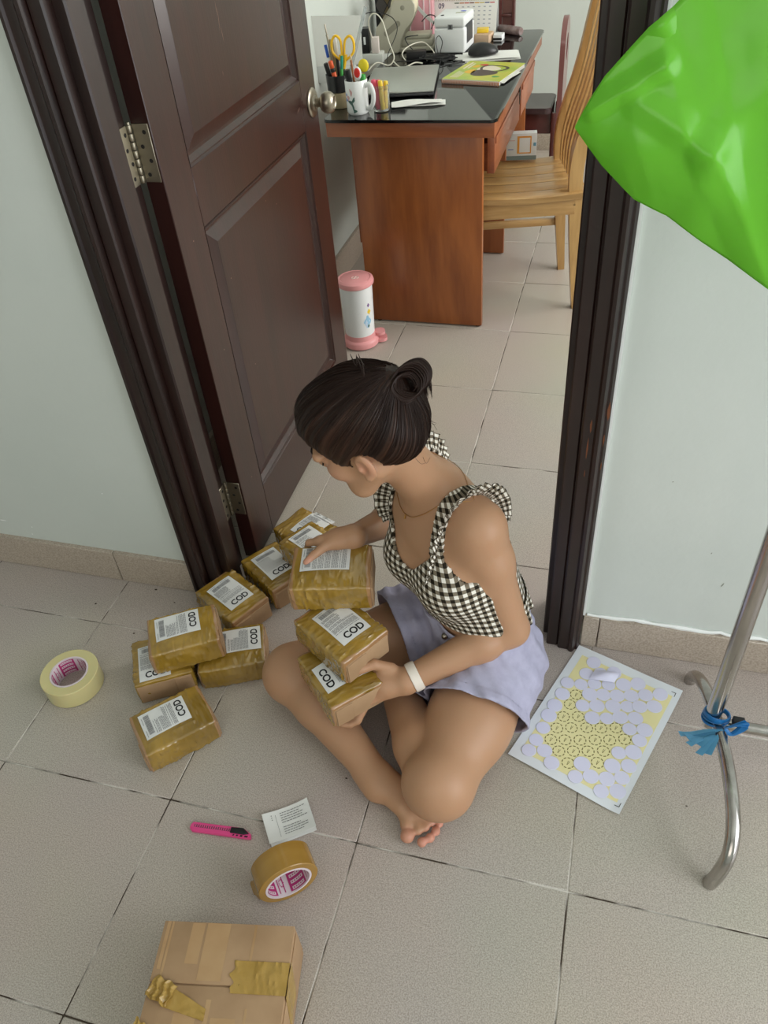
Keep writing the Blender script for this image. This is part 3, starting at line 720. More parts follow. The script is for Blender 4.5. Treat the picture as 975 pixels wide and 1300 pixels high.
# ------------------------------------------------------------------ green plastic bag hanging from the rack
def bag_mat():
    m = bpy.data.materials.new('green_film'); m.use_nodes = True; nt = m.node_tree; L = nt.links; b = nt.nodes['Principled BSDF']
    out = nt.nodes['Material Output']
    b.inputs['Base Color'].default_value = srgb(138, 214, 66); b.inputs['Roughness'].default_value = .26; b.inputs['Specular IOR Level'].default_value = .6
    t = nt.nodes.new('ShaderNodeBsdfTranslucent'); t.inputs[0].default_value = srgb(160, 240, 80)
    tp = nt.nodes.new('ShaderNodeBsdfTransparent'); tp.inputs[0].default_value = srgb(150, 235, 80)
    m1 = nt.nodes.new('ShaderNodeMixShader'); m1.inputs[0].default_value = .45; L.new(b.outputs[0], m1.inputs[1]); L.new(t.outputs[0], m1.inputs[2])
    m2 = nt.nodes.new('ShaderNodeMixShader'); m2.inputs[0].default_value = .12; L.new(m1.outputs[0], m2.inputs[1]); L.new(tp.outputs[0], m2.inputs[2])
    L.new(m2.outputs[0], out.inputs[0]); return m
bag_m = bag_mat()
bag = thing('plastic_bag', 'large translucent bright green plastic bag hanging at the upper right', 'bag', (1.36, .30, 1.10))
OB = V((1.36, .30, 1.10))
low = [(1.085, 1.205), (1.118, 1.165), (1.158, 1.128), (1.196, 1.110), (1.240, 1.080), (1.285, 1.052), (1.322, 1.030), (1.40, .975), (1.50, .93)]
top = [(1.085, 1.205), (1.098, 1.232), (1.112, 1.256), (1.132, 1.279), (1.150, 1.300), (1.172, 1.318), (1.200, 1.345), (1.36, 1.56), (1.50, 1.545)]
def pl(P, t):
    t = t*(len(P)-1); i = min(int(t), len(P)-2); f = t-i
    return P[i][0]*(1-f)+P[i+1][0]*f, P[i][1]*(1-f)+P[i+1][1]*f
def bagf(dy, seed, creases):
    def fn(u, v):
        a = pl(low, u); c = pl(top, u); x = a[0]+(c[0]-a[0])*v; z = a[1]+(c[1]-a[1])*v
        y = .30+dy*sin(pi*v)*min(1, u*3) + .014*noise.noise(V((x*7+seed, z*7, 1)))
        y += .003*noise.noise(V((x*24+seed, z*24, 5)))
        for (px, pz, qx, qz, h, wd) in creases:
            ex, ez = qx-px, qz-pz; l2 = ex*ex+ez*ez
            t = max(0, min(1, ((x-px)*ex+(z-pz)*ez)/l2)); d = sqrt((x-px-t*ex)**2+(z-pz-t*ez)**2)
            y -= h*max(0, 1-d/wd)
        y += (.316+dy*.12-y)*max(0, min(1, (u-.55)/.30))*(.35+.65*v)
        return V((x, y, z))-OB
    return fn
cre = [(1.235, 1.185, 1.330, 1.020, .010, .030), (1.235, 1.185, 1.262, 1.235, .010, .03), (1.262, 1.30, 1.34, 1.16, .012, .025), (1.15, 1.235, 1.235, 1.185, .006, .02),
       (1.10, 1.225, 1.172, 1.268, .009, .014), (1.28, 1.17, 1.33, 1.10, .008, .04)]
obj('front_film', solid(grid_bm(64, 44, bagf(-.018, 1.0, cre)), .0005), bag_m, bag, angle=180)
b = BM()
for x in (1.385, 1.475): tube(b, [V((x+.004*sin(a), .335+.0165*cos(a), 1.5465+.019*sin(a)))-OB for a in [2*pi*k/20 for k in range(20)]], .0028, 6, closed=True)
obj('carry_loop', b, bag_m, bag)
obj('rear_film', solid(grid_bm(40, 30, bagf(.016, 8.0, [(1.17, 1.30, 1.2, 1.25, .008, .03)])), .0005), bag_m, bag, angle=180)

# ------------------------------------------------------------------ desk
def wood(name, c1, c2, rough=.35, stretch=(1, 1, .12), scale=10, coat=.2):
    m = bpy.data.materials.new(name); m.use_nodes = True; nt = m.node_tree; L = nt.links; b = nt.nodes['Principled BSDF']
    tc = nt.nodes.new('ShaderNodeTexCoord'); mp = nt.nodes.new('ShaderNodeMapping'); mp.inputs['Scale'].default_value = stretch; L.new(tc.outputs['Object'], mp.inputs[0])
    n = nt.nodes.new('ShaderNodeTexNoise'); n.inputs['Scale'].default_value = scale; n.inputs['Detail'].default_value = 6; n.inputs['Distortion'].default_value = 1.6; L.new(mp.outputs[0], n.inputs['Vector'])
    n2 = nt.nodes.new('ShaderNodeTexNoise'); n2.inputs['Scale'].default_value = scale*9; n2.inputs['Detail'].default_value = 3; L.new(mp.outputs[0], n2.inputs['Vector'])
    ad = nt.nodes.new('ShaderNodeMath'); ad.operation = 'MULTIPLY_ADD'; L.new(n2.outputs['Fac'], ad.inputs[0]); ad.inputs[1].default_value = .3; L.new(n.outputs['Fac'], ad.inputs[2])
    cr = nt.nodes.new('ShaderNodeValToRGB'); e = cr.color_ramp.elements; e[0].position = .45; e[0].color = c1; e[1].position = .85; e[1].color = c2
    L.new(ad.outputs[0], cr.inputs[0]); L.new(cr.outputs[0], b.inputs['Base Color'])
    b.inputs['Roughness'].default_value = rough; b.inputs['Coat Weight'].default_value = coat; b.inputs['Coat Roughness'].default_value = .2
    return m
desk_m = wood('red_brown_wood', srgb(126, 66, 28), srgb(166, 96, 46), scale=8)
desk_h_m = wood('red_brown_wood_edge', srgb(128, 68, 40), srgb(158, 92, 54), stretch=(.12, 1, 1), scale=9)
desk_y_m = wood('red_brown_wood_rail', srgb(128, 68, 42), srgb(162, 96, 62), stretch=(1, .12, 1), scale=9)
glass_m = mat('black_glass', srgb(16, 16, 17), .06, spec=.6, coat=.3, croughness=.03)
desk = thing('desk', 'reddish brown wooden desk with a black glass top in the far room', 'desk', (.47, 2.55, 0))
OD = V((.47, 2.55, 0))
def dbox(name, x0, x1, y0, y1, z0, z1, m, bev=.002):
    b = BM(); bx(b, x0-OD.x, x1-OD.x, y0-OD.y, y1-OD.y, z0, z1, bev=bev); return obj(name, b, m, desk)
dbox('end_panel', .250, .690, 2.016, 2.042, .006, .701, desk_m)
b = BM()
for x in (.29, .675): lathe(b, [(0, 0), (.009, 0), (.009, .006), (0, .006)], 12, T(x-OD.x, 2.029-OD.y, 0))
obj('foot', b, blk_m, desk)
dbox('end_panel', .250, .672, 2.665, 2.690, .004, .701, desk_m)
dbox('end_panel', .250, .690, 3.090, 3.115, .004, .701, desk_m)
dbox('back_panel', .235, .249, 2.043, 3.10, .30, .701, desk_m)
dbox('top_board', .196, .742, 1.922, 3.142, .702, .7475, desk_h_m)
b = BM(); prism(b, [(x-OD.x, y-OD.y) for x, y in roundrect(.190, 1.912, .750, 3.150, .024)], .748, .757)
bmesh.ops.bevel(b, geom=[e for e in b.edges if abs(e.verts[0].co.z-e.verts[1].co.z) < 1e-6 and e.calc_length() < .6 or (abs(e.verts[0].co.z-e.verts[1].co.z) < 1e-6 and len(e.link_faces) == 2 and e.calc_face_angle(0) > 1)], offset=.001, segments=1, affect='EDGES')
obj('glass_top', b, glass_m, desk)
dbox('apron_rail', .690, .708, 2.043, 3.09, .672, .701, desk_y_m)
for y0, y1 in ((2.060, 2.652), (2.700, 3.080)):
    d = dbox('drawer', .697, .722, y0, y1, .548, .664, desk_y_m)
    b = BM(); bx(b, .7221-OD.x, .7262-OD.x, y0+.01-OD.y, y1-.01-OD.y, .640, .662, bev=.0015); obj('drawer_lip', b, desk_y_m, d)
    b = BM(); bx(b, .44-OD.x, .696-OD.x, y0+.012-OD.y, y1-.012-OD.y, .552, .640); obj('drawer_box', b, desk_h_m, d)
lock = dbox('lock', .7085, .7135, 2.560, 2.576, .678, .694, nickel_m, .001)
ZD = .757
# keys hanging in the lock
keys = thing('key_bunch', 'small bunch of keys hanging from the desk edge lock', 'keys', (.728, 2.568, .686))
dk_m = mat('dark_steel', srgb(70, 64, 56), .35, 1.0)
b = BM(); tube(b, [V((.002, 0, -.004))+V((.002*sin(a), .009*cos(a), .009*sin(a)-.006)) for a in [2*pi*k/18 for k in range(18)]], .0010, 6, closed=True); obj('key_ring', b, dk_m, keys)
for dy, l_, tilt in ((-.004, .046, .15), (.006, .040, -.2), (.001, .036, .35)):
    b = BM(); Mk = T(.004, dy, -.012) @ Matrix.Rotation(tilt, 4, 'X') @ Matrix.Rotation(radians(90), 4, 'Y')
    prism(b, [(.0+.011*cos(2*pi*k/14)+.010, .011*sin(2*pi*k/14)) for k in range(14)], -.001, .001, Mk)
    prism(b, [(.020, -.004), (l_, -.0035), (l_+.004, 0), (l_, .0035), (l_-.006, .0035), (l_-.008, .002), (.030, .0035), (.020, .004)], -.001, .001, Mk); obj('key', b, dk_m, keys)
b = BM(); tube(b, [(-.0155, 0, 0), (.006, 0, 0)], .0022, 8); obj('key_shank', b, dk_m, keys)

# ------------------------------------------------------------------ things on the desk
def pen(name, label, cat, base, tip, r, cols, group=None):
    """cols: list of (t0, t1, radius factor, material, part)"""
    base = V(base); d = V(tip)-base; root = thing(name, label, cat, base, 0, group)
    q = d.to_track_quat('Z', 'Y'); root.rotation_mode = 'QUATERNION'; root.rotation_quaternion = q; l_ = d.length
    for t0_, t1_, rf_, m, part in cols:
        b = BM(); a, c = t0_*l_, t1_*l_; rr = r*rf_
        lathe(b, [(0, a), (rr*.85, a), (rr, a+.0015), (rr, c-.002), (rr*.8, c), (0, c)], 14); obj(part, b, m, root)
    return root
pl_ = lambda n, r, g, bb, **k: mat(n, srgb(r, g, bb), k.pop('rough', .4), **k)
blue_p = pl_('blue_plastic', 48, 92, 190); whitep = pl_('white_plastic', 232, 234, 235); org_p = pl_('orange_plastic', 226, 92, 46)
teal_p = pl_('teal_plastic', 40, 150, 128); yel_p = pl_('yellow_plastic', 240, 190, 36); red_p = pl_('red_plastic', 214, 52, 44); grn_p = pl_('green_plastic', 60, 160, 70)
pink_p = pl_('pink_plastic_pale', 236, 88, 116, trans=.15); yelh_p = pl_('yellow_highlighter', 248, 212, 60, trans=.15); tan_p = pl_('tan_can', 176, 160, 128, rough=.3)
cera = mat('white_ceramic', srgb(238, 240, 240), .15, coat=.3)
# pen pot
px, py = .205, 2.062
pot = thing('pen_pot', 'dark pen pot with a tan base ring behind the door knob', 'pen pot', (px, py, ZD))
b = BM(); lathe(b, [(0, .001), (.034, .001), (.036, .004), (.036, .046), (.0335, .048), (0, .048)], 36); obj('base_can', b, tan_p, pot)['label'] = 'tan base'
b = BM(); lathe(b, [(.0335, .0485), (.0365, .0485), (.0385, .098), (.0370, .098), (.0330, .050)], 36); obj('cup_wall', b, mat('smoke_plastic', srgb(34, 34, 36), .3), pot)
G = 'pens in the dark pen pot'
pen('pen', 'slim white pen standing leftmost in the dark pen pot', 'pen', (px-.014, py+.006, ZD+.05), (px-.036, py+.016, ZD+.178), .0045, [(0, .72, 1, whitep, 'barrel'), (.72, 1, 1.1, blue_p, 'cap')], G)
pen('pen', 'grey metal pen rising highest at the left of the dark pen pot', 'pen', (px-.008, py+.016, ZD+.05), (px-.036, py+.03, ZD+.232), .0038, [(0, .85, 1, nickel_m, 'barrel'), (.85, 1, .6, nickel_m, 'push_button')], G)
pen('marker_pen', 'white marker standing beside the yellow scissors in the pen pot', 'marker', (px+.004, py+.012, ZD+.05), (px-.004, py+.020, ZD+.205), .0058, [(0, .60, 1, blk_m, 'barrel'), (.60, 1, 1, whitep, 'cap')], G)
pen('pen', 'teal green pen leaning in the dark pen pot', 'pen', (px+.010, py-.006, ZD+.05), (px+.022, py-.002, ZD+.150), .0052, [(0, .62, 1, grn_p, 'barrel'), (.62, 1, .9, teal_p, 'cap')], G)
pen('box_cutter', 'orange and black box cutter standing in the dark pen pot', 'cutter', (px+.006, py-.018, ZD+.05), (px-.010, py-.030, ZD+.145), .0075, [(0, .62, 1, org_p, 'handle'), (.62, .74, 1.05, blk_m, 'collar'), (.74, .96, 1, org_p, 'end_cap')])
pen('marker_pen', 'black marker standing at the front left of the pen pot', 'marker', (px-.010, py-.014, ZD+.05), (px-.026, py-.030, ZD+.135), .0070, [(0, .5, 1, blk_m, 'barrel'), (.5, 1, 1.05, blk_m, 'cap')], G)
# wooden brush / card in the pot
b = BM(); prism(b, roundrect(-.014, 0, .014, .115, .006), -.0015, .0015, T(px-.016, py+.028, ZD+.075) @ Matrix.Rotation(radians(90), 4, 'X') @ Matrix.Rotation(radians(0), 4, 'Z'))
tag(obj('wooden_spatula', b, pl_('pale_wood', 190, 170, 130, rough=.6)), 'flat pale wooden spatula at the back of the dark pen pot', 'spatula')
# scissors
sc = thing('scissors', 'scissors with yellow loop handles standing in the pen pot', 'scissors', (px+.018, py+.002, ZD+.052))
for s in (-1, 1):
    cx_ = .017*s
    loop = smooth_path([(cx_*.35, 0, .085), (cx_*1.9, 0, .105), (cx_*2.0+.001*s, 0, .135), (cx_*1.35, 0, .152), (cx_*.45, 0, .140), (cx_*.25, 0, .110)], 6, closed=True)
    b = BM(); tube(b, loop, .0048, 8, closed=True, flat=.8); tube(b, [(cx_*.5, 0, .100), (cx_*.1, 0, .060)], [.0060, .0045], 8); obj('handle', b, yel_p, sc)
    b = BM(); prism(b, [(-.006*s, 0), (.001*s, -.0), (.005*s, .065), (-.004*s, .070)], -.0012+.0013*s, .0003+.0013*s, Matrix.Rotation(radians(90), 4, 'X')); obj('blade', b, nickel_m, sc)
sc.rotation_euler = (0, radians(4), radians(10))
# clear ruler
b = BM(); bx(b, -.013, .013, -.0012, .0012, 0, .235, bev=.0004, seg=1)
ru = tag(obj('ruler', b, mat('clear_acrylic', srgb(214, 220, 222), .1, trans=.55)), 'long clear ruler slanting up out of the pen pot', 'ruler')
d = V((.300, 2.120, 1.028))-V((px+.024, py+.008, ZD+.052)); ru.location = (px+.024, py+.008, ZD+.052); ru.rotation_mode = 'QUATERNION'; ru.rotation_quaternion = d.to_track_quat('Z', 'Y')
b = BM()
for k in range(40): bx(b, .006 if k % 5 else .001, .0125, -.0016, -.00125, .01+.0055*k, .0105+.0055*k)
obj('scale_mark', b, grey_ink_m, ru)
# mug
mx_, my_ = .289, 1.990
mug = thing('mug', 'white mug printed with a flower, used as pen holder', 'mug', (mx_, my_, ZD))
b = BM(); lathe(b, [(0, .002), (.028, .002), (.030, 0), (.033, .003), (.0355, .010), (.0362, .096), (.0350, .0985), (.0330, .096), (.0320, .010), (0, .008)], 48); obj('body', b, cera, mug)
b = BM(); ha = radians(-18)
tube(b, smooth_path([(.034*cos(ha), .034*sin(ha), .082), (.052*cos(ha), .052*sin(ha), .086), (.063*cos(ha), .063*sin(ha), .064), (.060*cos(ha), .060*sin(ha), .034), (.046*cos(ha), .046*sin(ha), .018), (.034*cos(ha), .034*sin(ha), .018)], 6), .0056, 10, flat=1.3); obj('handle', b, cera, mug)
leaf_p = pl_('leaf_green_print', 70, 104, 96); petal_p = pl_('petal_blue_print', 120, 140, 190); petal2_p = pl_('petal_pink_print', 214, 168, 168)
def mugpatch(cu, cz, ru_, rz_, m, nm, rot=0.0, r=.0366):
    b = BM(); n = 12; c = b.verts.new((r*cos(cu), r*sin(cu), cz)); vs = []
    for k in range(n):
        a = 2*pi*k/n; q = 1+.25*cos(3*a); x = ru_*q*cos(a); z = rz_*q*sin(a); x, z = x*cos(rot)-z*sin(rot), x*sin(rot)+z*cos(rot)
        vs.append(b.verts.new((r*cos(cu+x/.036), r*sin(cu+x/.036), cz+z)))
    for k in range(n): b.faces.new((c, vs[k], vs[(k+1) % n]))
    obj(nm, b, m, mug)
f0 = radians(-104)
for du, cz, a_, b_, m_, nm, rt in ((-.012, .052, .005, .008, petal2_p, 'petal_print', .5), (-.020, .045, .006, .005, petal_p, 'petal_print', 0), (-.021, .060, .005, .004, petal_p, 'petal_print', 0), (.000, .068, .004, .010, petal2_p, 'petal_print', .2),
                               (-.003, .038, .005, .012, leaf_p, 'leaf_print', .9), (.006, .045, .004, .010, leaf_p, 'leaf_print', -.6), (.004, .026, .003, .012, leaf_p, 'leaf_print', .3), (.010, .014, .006, .005, leaf_p, 'leaf_print', 0)):
    mugpatch(f0+du/.036, cz, a_, b_, m_, nm, rt)
# things in the mug
pen('marker_pen', 'black capped marker leaning out of the white mug', 'marker', (mx_-.008, my_+.004, ZD+.010), (mx_-.025, my_-.005, ZD+.126), .0100, [(0, .7, .8, blk_m, 'barrel'), (.7, 1, 1.0, blk_m, 'cap')])
lo = thing('lollipop_pen', 'pen with a red oval head standing in the white mug', 'pen', (mx_+.004, my_-.006, ZD+.010))
b = BM(); tube(b, [(0, 0, 0), (.006, -.006, .085)], .003, 8); obj('barrel', b, whitep, lo)
b = BM(); bmesh.ops.create_uvsphere(b, u_segments=18, v_segments=12, radius=1, matrix=T(.008, -.008, .108) @ Matrix.Diagonal((.013, .006, .019, 1))); obj('head', b, whitep, lo)
b = BM(); bmesh.ops.create_uvsphere(b, u_segments=18, v_segments=12, radius=1, matrix=T(.0078, -.0125, .110) @ Matrix.Diagonal((.010, .0035, .014, 1))); obj('red_face', b, red_p, lo)
yb = thing('yellow_round_pen', 'pen with a round yellow head at the back of the mug', 'pen', (mx_+.014, my_+.012, ZD+.010))
b = BM(); tube(b, [(0, 0, 0), (.006, .006, .10)], .0032, 8); obj('barrel', b, yel_p, yb)
b = BM(); bmesh.ops.create_uvsphere(b, u_segments=18, v_segments=12, radius=1, matrix=T(.010, .006, .122) @ Matrix.Diagonal((.017, .008, .019, 1))); obj('head', b, pl_('lemon_plastic', 226, 205, 44), yb)
pen('marker_pen', 'green capped marker beside the yellow headed pen in the mug', 'marker', (mx_+.012, my_-.004, ZD+.010), (mx_+.026, my_+.000, ZD+.112), .0085, [(0, .75, .9, whitep, 'barrel'), (.75, 1, 1.0, grn_p, 'cap')])
pen('pencil', 'thin brown pencil leaning at the back of the white mug', 'pencil', (mx_-.004, my_+.014, ZD+.010), (mx_-.022, my_+.034, ZD+.160), .0035, [(0, .9, 1, pl_('brown_pencil', 150, 92, 48), 'barrel'), (.9, 1, .6, pl_('pale_pencil_tip', 210, 180, 130), 'tip')])
# clear cup with highlighters
cup = thing('clear_cup', 'clear plastic cup holding pink and yellow highlighters', 'cup', (.360, 2.018, ZD))
clearp = mat('clear_plastic', srgb(240, 242, 242), .05, trans=.92, ior=1.2)
b = BM(); lathe(b, [(0, .001), (.024, .001), (.0255, .003), (.0290, .074), (.0300, .076), (.0290, .077), (.0278, .074), (.0243, .005), (0, .003)], 36); obj('cup_wall', b, clearp, cup)
GH = 'highlighters in the clear cup'
for nm, lb, ox, oy, tx, ty, h_, m_ in (('highlighter', 'pink highlighter standing leftmost in the clear cup', -.010, -.006, -.020, -.010, .092, pink_p), ('highlighter', 'pink highlighter at the back of the clear cup', -.004, .008, -.012, .014, .086, pink_p),
                                  ('highlighter', 'yellow highlighter at the front of the clear cup', .006, -.008, .004, -.014, .090, yelh_p), ('highlighter', 'yellow highlighter standing rightmost in the clear cup', .012, .004, .016, .008, .084, yelh_p)):
    pen(nm, lb, 'highlighter', (.360+ox, 2.018+oy, ZD+.006), (.360+tx, 2.018+ty, ZD+h_), .0075, [(0, .68, .95, m_, 'barrel'), (.69, 1, 1.0, m_, 'cap')], GH)
# laptop
lap = thing('laptop', 'closed silver laptop on the desk behind the mug', 'laptop', (.352, 2.322, ZD), radians(9))
slv = mat('silver_laptop', srgb(176, 178, 172), .38, .55); 
b = BM(); bx(b, -.120, .120, -.172, .172, .004, .013, bev=.003); obj('base', b, mat('dark_laptop_edge', srgb(62, 62, 64), .4), lap)
b = BM(); bx(b, -.120, .120, -.172, .172, .0135, .0205, bev=.003); obj('lid', b, slv, lap)
b = BM()
for x in (-.1, .1):
    for y in (-.15, .15): lathe(b, [(0, 0), (.006, 0), (.006, .0045), (0, .0045)], 10, T(x, y, 0))
obj('rubber_foot', b, blk_m, lap)
# papers in front of the laptop
def sheet_thing(name, label, loc, rz, w_, h_, n=1, cat='paper', wav=.0015, m=None):
    r = thing(name, label, cat, loc, rz); rnd = random.Random(len(label))
    for k in range(n):
        a = rnd.uniform(-.06, .06); dx, dy = rnd.uniform(-.006, .006), rnd.uniform(-.006, .006)
        def fn(u, v):
            x = (u-.5)*w_; y = (v-.5)*h_
            return V((x*cos(a)-y*sin(a)+dx, x*sin(a)+y*cos(a)+dy, .0008+.0016*k+wav*(1+sin(u*5+k*2+v*2))*.5*(1 if k == n-1 else .3)))
        obj('sheet', solid(grid_bm(10, 8, fn), .0003), m or paper_m, r)
    return r
p_ = sheet_thing('folded_paper', 'folded white papers in front of the laptop at the desk edge', (.468, 2.077, ZD), radians(14), .165, .055, 3, wav=.006)
sheet_thing('paper_sheets', 'loose white papers under the black mouse', (.600, 2.700, ZD), radians(13), .205, .130, 3, wav=.002)
b = BM(); rnd = random.Random(2)
mp = thing('mouse_pad', 'thin white pad left of the mouse papers', 'pad', (.497, 2.690, ZD), radians(5)); bx(b, -.035, .03, -.03, .05, 0, .0012); obj('pad', b, paper_m, mp)
# mouse
mouse = thing('computer_mouse', 'black computer mouse on loose papers', 'mouse', (.572, 2.700, ZD+.0075), radians(22))
b = BM(); bmesh.ops.create_uvsphere(b, u_segments=28, v_segments=18, radius=1)
for v in b.verts:
    x, y, z = v.co; z = max(z, -.15)
    v.co = (x*.058, y*.033*(1-.10*x), .0035+ (z+.15)*.033*(1-.18*x))
obj('shell', b, mat('mouse_black', srgb(28, 28, 30), .35), mouse)
b = BM(); lathe(b, [(0, -.003), (.006, -.003), (.0065, 0), (.006, .003), (0, .003)], 16, T(-.034, 0, .0285) @ Matrix.Rotation(radians(90), 4, 'X')); obj('scroll_wheel', b, hole_m, mouse)
# green spiral notebook
nb = thing('spiral_notebook', 'green covered spiral notebook lying at the desk edge', 'notebook', (.622, 2.432, ZD), radians(-13))
b = BM(); bx(b, -.104, .104, -.122, .122, .0005, .013, bev=.0005, seg=1); obj('pages', b, paper_m, nb)
cov_m = mat('lime_cover', srgb(170, 196, 62), .35, var=srgb(206, 204, 72), vscale=9, contrast=(.4, .6))
b = BM(); bx(b, -.106, .106, -.124, .124, .0132, .0150, bev=.0004, seg=1); cv = obj('cover', b, cov_m, nb)
def blob(cx_, cy_, rx, ry, m, nm, z=.0153, seed=1, inner=0):
    b = BM(); n = 26; vs = []; wv = []
    for k in range(n):
        a = 2*pi*k/n; q = 1+.10*sin(3*a+seed)
        vs.append(b.verts.new((cx_+rx*q*cos(a), cy_+ry*q*sin(a), z)))
        if inner: wv.append(b.verts.new((cx_+rx*q*inner*cos(a), cy_+ry*q*inner*sin(a), z)))
    if inner:
        for k in range(n): b.faces.new((vs[k], vs[(k+1) % n], wv[(k+1) % n], wv[k]))
    else: b.faces.new(vs)
    return obj(nm, b, m, cv, smooth=False)
brn_p = pl_('brown_print', 74, 52, 44); cream_p = pl_('cream_print', 238, 226, 206)
blob(.005, .030, .042, .036, cream_p, 'cover_print', .0152, 2); blob(.008, -.030, .048, .040, brn_p, 'cover_print', .0153, 1); blob(.022, .030, .052, .050, brn_p, 'cover_print', .0154, .4, .80)
blob(.070, -.070, .014, .010, grn_p, 'cover_print'); blob(-.050, .050, .012, .018, yel_p, 'cover_print', seed=3); blob(-.045, -.020, .018, .026, yel_p, 'cover_print', seed=4); blob(-.030, .075, .016, .012, red_p, 'cover_print', .0154, 5)
b = BM(); rects(b, [(-.086+.008*k, -.105, -.082+.008*k, -.02-.006*(k % 4)) for k in range(4)] + [(-.088, .01, -.080, .10), (-.074, .02, -.068, .09)], .0153); obj('cover_print', b, cream_p, cv, smooth=False)
b = BM(); bx(b, -.106, .106, -.1285, -.1245, .001, .012, bev=.001); sp = obj('spiral_edge', b, pl_('orange_binding', 196, 120, 60), nb)
b = BM()
for k in range(34): tube(b, [V((-.100+.0061*k, -.1265+.0055*cos(a), .0075+.0078*sin(a))) for a in [2*pi*j/10 for j in range(10)]], .0008, 5, closed=True)
obj('spiral_wire', b, whitep, nb)
b = solid(grid_bm(6, 8, lambda u, v: V((.098+.020*u, -.11+.16*v, .010-.004*u+.002*sin(v*5)))), .0003); obj('loose_page', b, paper_m, nb)
# label printer
pr = thing('label_printer', 'white label printer in front of the desk calendar', 'printer', (.436, 2.832, ZD), radians(-2))
b = BM(); bx(b, -.060, .060, -.084, .084, .003, .088, bev=.008, seg=3); obj('lower_case', b, whitep, pr)
b = BM(); bx(b, -.060, .060, -.084, .084, .0885, .124, bev=.009, seg=3); obj('lid', b, whitep, pr)
b = BM(); bx(b, -.005, .013, -.0852, -.0842, .084, .100); obj('latch', b, mat('grey_plastic', srgb(120, 122, 124), .4), pr)
b = BM(); bx(b, .001, .006, -.0858, -.0853, .086, .098); obj('latch_button', b, blk_m, pr)
b = BM(); bx(b, .0602, .0608, -.05, .05, .030, .095); obj('side_opening', b, mat('dark_grey', srgb(64, 66, 70), .5), pr)
b = BM()
for x in (-.045, .045):
    for y in (-.07, .07): lathe(b, [(0, 0), (.007, 0), (.007, .0035), (0, .0035)], 10, T(x, y, 0))
obj('rubber_foot', b, blk_m, pr)
b = BM(); bmesh.ops.create_uvsphere(b, u_segments=14, v_segments=8, radius=1, matrix=T(-.035, -.045, .1243) @ Matrix.Diagonal((.007, .011, .0006, 1))); obj('paper_sensor', b, hole_m, pr)
b = BM(); bmesh.ops.create_uvsphere(b, u_segments=14, v_segments=8, radius=1, matrix=T(.030, .030, .1243) @ Matrix.Diagonal((.012, .010, .0006, 1))); obj('logo', b, pl_('blue_logo', 70, 84, 200), pr)
b = BM(); rects(b, [(.008+.006*k, -.012+.002*k, .0125+.006*k, .006+.002*k) for k in range(6)], .1245); obj('lettering', b, pl_('olive_print', 150, 150, 96), pr, smooth=False)
# desk calendar
cal = thing('desk_calendar', 'white desk calendar page showing 09', 'calendar', (.432, 3.045, ZD), radians(-3))
TM = T(0, 0, 0) @ Matrix.Rotation(radians(-14), 4, 'X')
b = BM(); bx(b, -.132, .132, -.001, .001, .0, .132, M=TM); obj('page', b, paper_m, cal)
b = BM(); bx(b, -.132, .132, -.001, .001, .0, .132, M=T(0, .064, 0) @ Matrix.Rotation(radians(14), 4, 'X')); obj('back_card', b, whitep, cal)
def calq(b, x0, z0, x1, z1): 
    b.faces.new([b.verts.new(TM @ V(p)) for p in ((x0, -.0013, z0), (x1, -.0013, z0), (x1, -.0013, z1), (x0, -.0013, z1))])
b = text_bm('09', .026, bold=.0003)
bmesh.ops.transform(b, matrix=TM @ T(-.100, -.0014, .109) @ Matrix.Rotation(radians(90), 4, 'X'), verts=b.verts); obj('lettering', b, pl_('navy_ink', 50, 56, 92), cal, smooth=False)
stripe = [(70, 90, 60), (190, 120, 60), (200, 80, 60), (120, 60, 50), (214, 160, 70), (210, 190, 110), (60, 70, 120), (200, 80, 80)]
for k, c in enumerate(stripe):
    b = BM(); calq(b, -.045+.021*k, .1165, -.026+.021*k, .120); obj('header_stripe', b, pl_('stripe_%d' % k, *c), cal, smooth=False)
b = BM()
for r_ in range(6):
    for c_ in range(7):
        calq(b, -.036+.0225*c_, .103-.0145*r_, -.027+.0225*c_, .1065-.0145*r_)
calq(b, .06, .012, .10, .016); obj('date_print', b, mat('pale_ink', srgb(170, 174, 182), .7), cal, smooth=False)
b = BM()
for k in range(34): tube(b, [TM @ V((-.128+.0076*k, .004*cos(a), .130+.004*sin(a))) for a in [2*pi*j/8 for j in range(8)]], .0007, 4, closed=True)
obj('spiral_wire', b, nickel_m, cal)
# small boxes by the printer
def carton_box(name, label, cat, loc, rz, sx, sy, sz_, m, bands=()):
    r = thing(name, label, cat, loc, rz); b = BM(); bx(b, -sx/2, sx/2, -sy/2, sy/2, .0005, sz_-.001, bev=.001); obj('body', b, m, r)
    b = BM(); bx(b, -sx/2, sx/2, -sy/2, sy/2, sz_-.0009, sz_, bev=.0004, seg=1); obj('lid', b, m, r)
    for (x0, x1, z0, z1, mm) in bands:
        b = BM(); bx(b, x0, x1, -sy/2-.0006, -sy/2-.0001, z0, z1); obj('printed_panel', b, mm, r)
    return r
carton_box('small_box', 'small tan box on the desk beside the printer', 'box', (.531, 2.955, ZD), radians(-6), .06, .075, .030, pl_('tan_card', 196, 168, 140, rough=.6))
carton_box('small_box', 'little yellow box on top of the tan box', 'box', (.524, 2.970, ZD+.030), radians(6), .045, .04, .014, yelh_p)
carton_box('small_box', 'small white and black box at the foot of the calendar', 'box', (.588, 2.975, ZD), radians(-4), .035, .05, .022, whitep, [(-.0175, .0175, .004, .012, blk_m)])
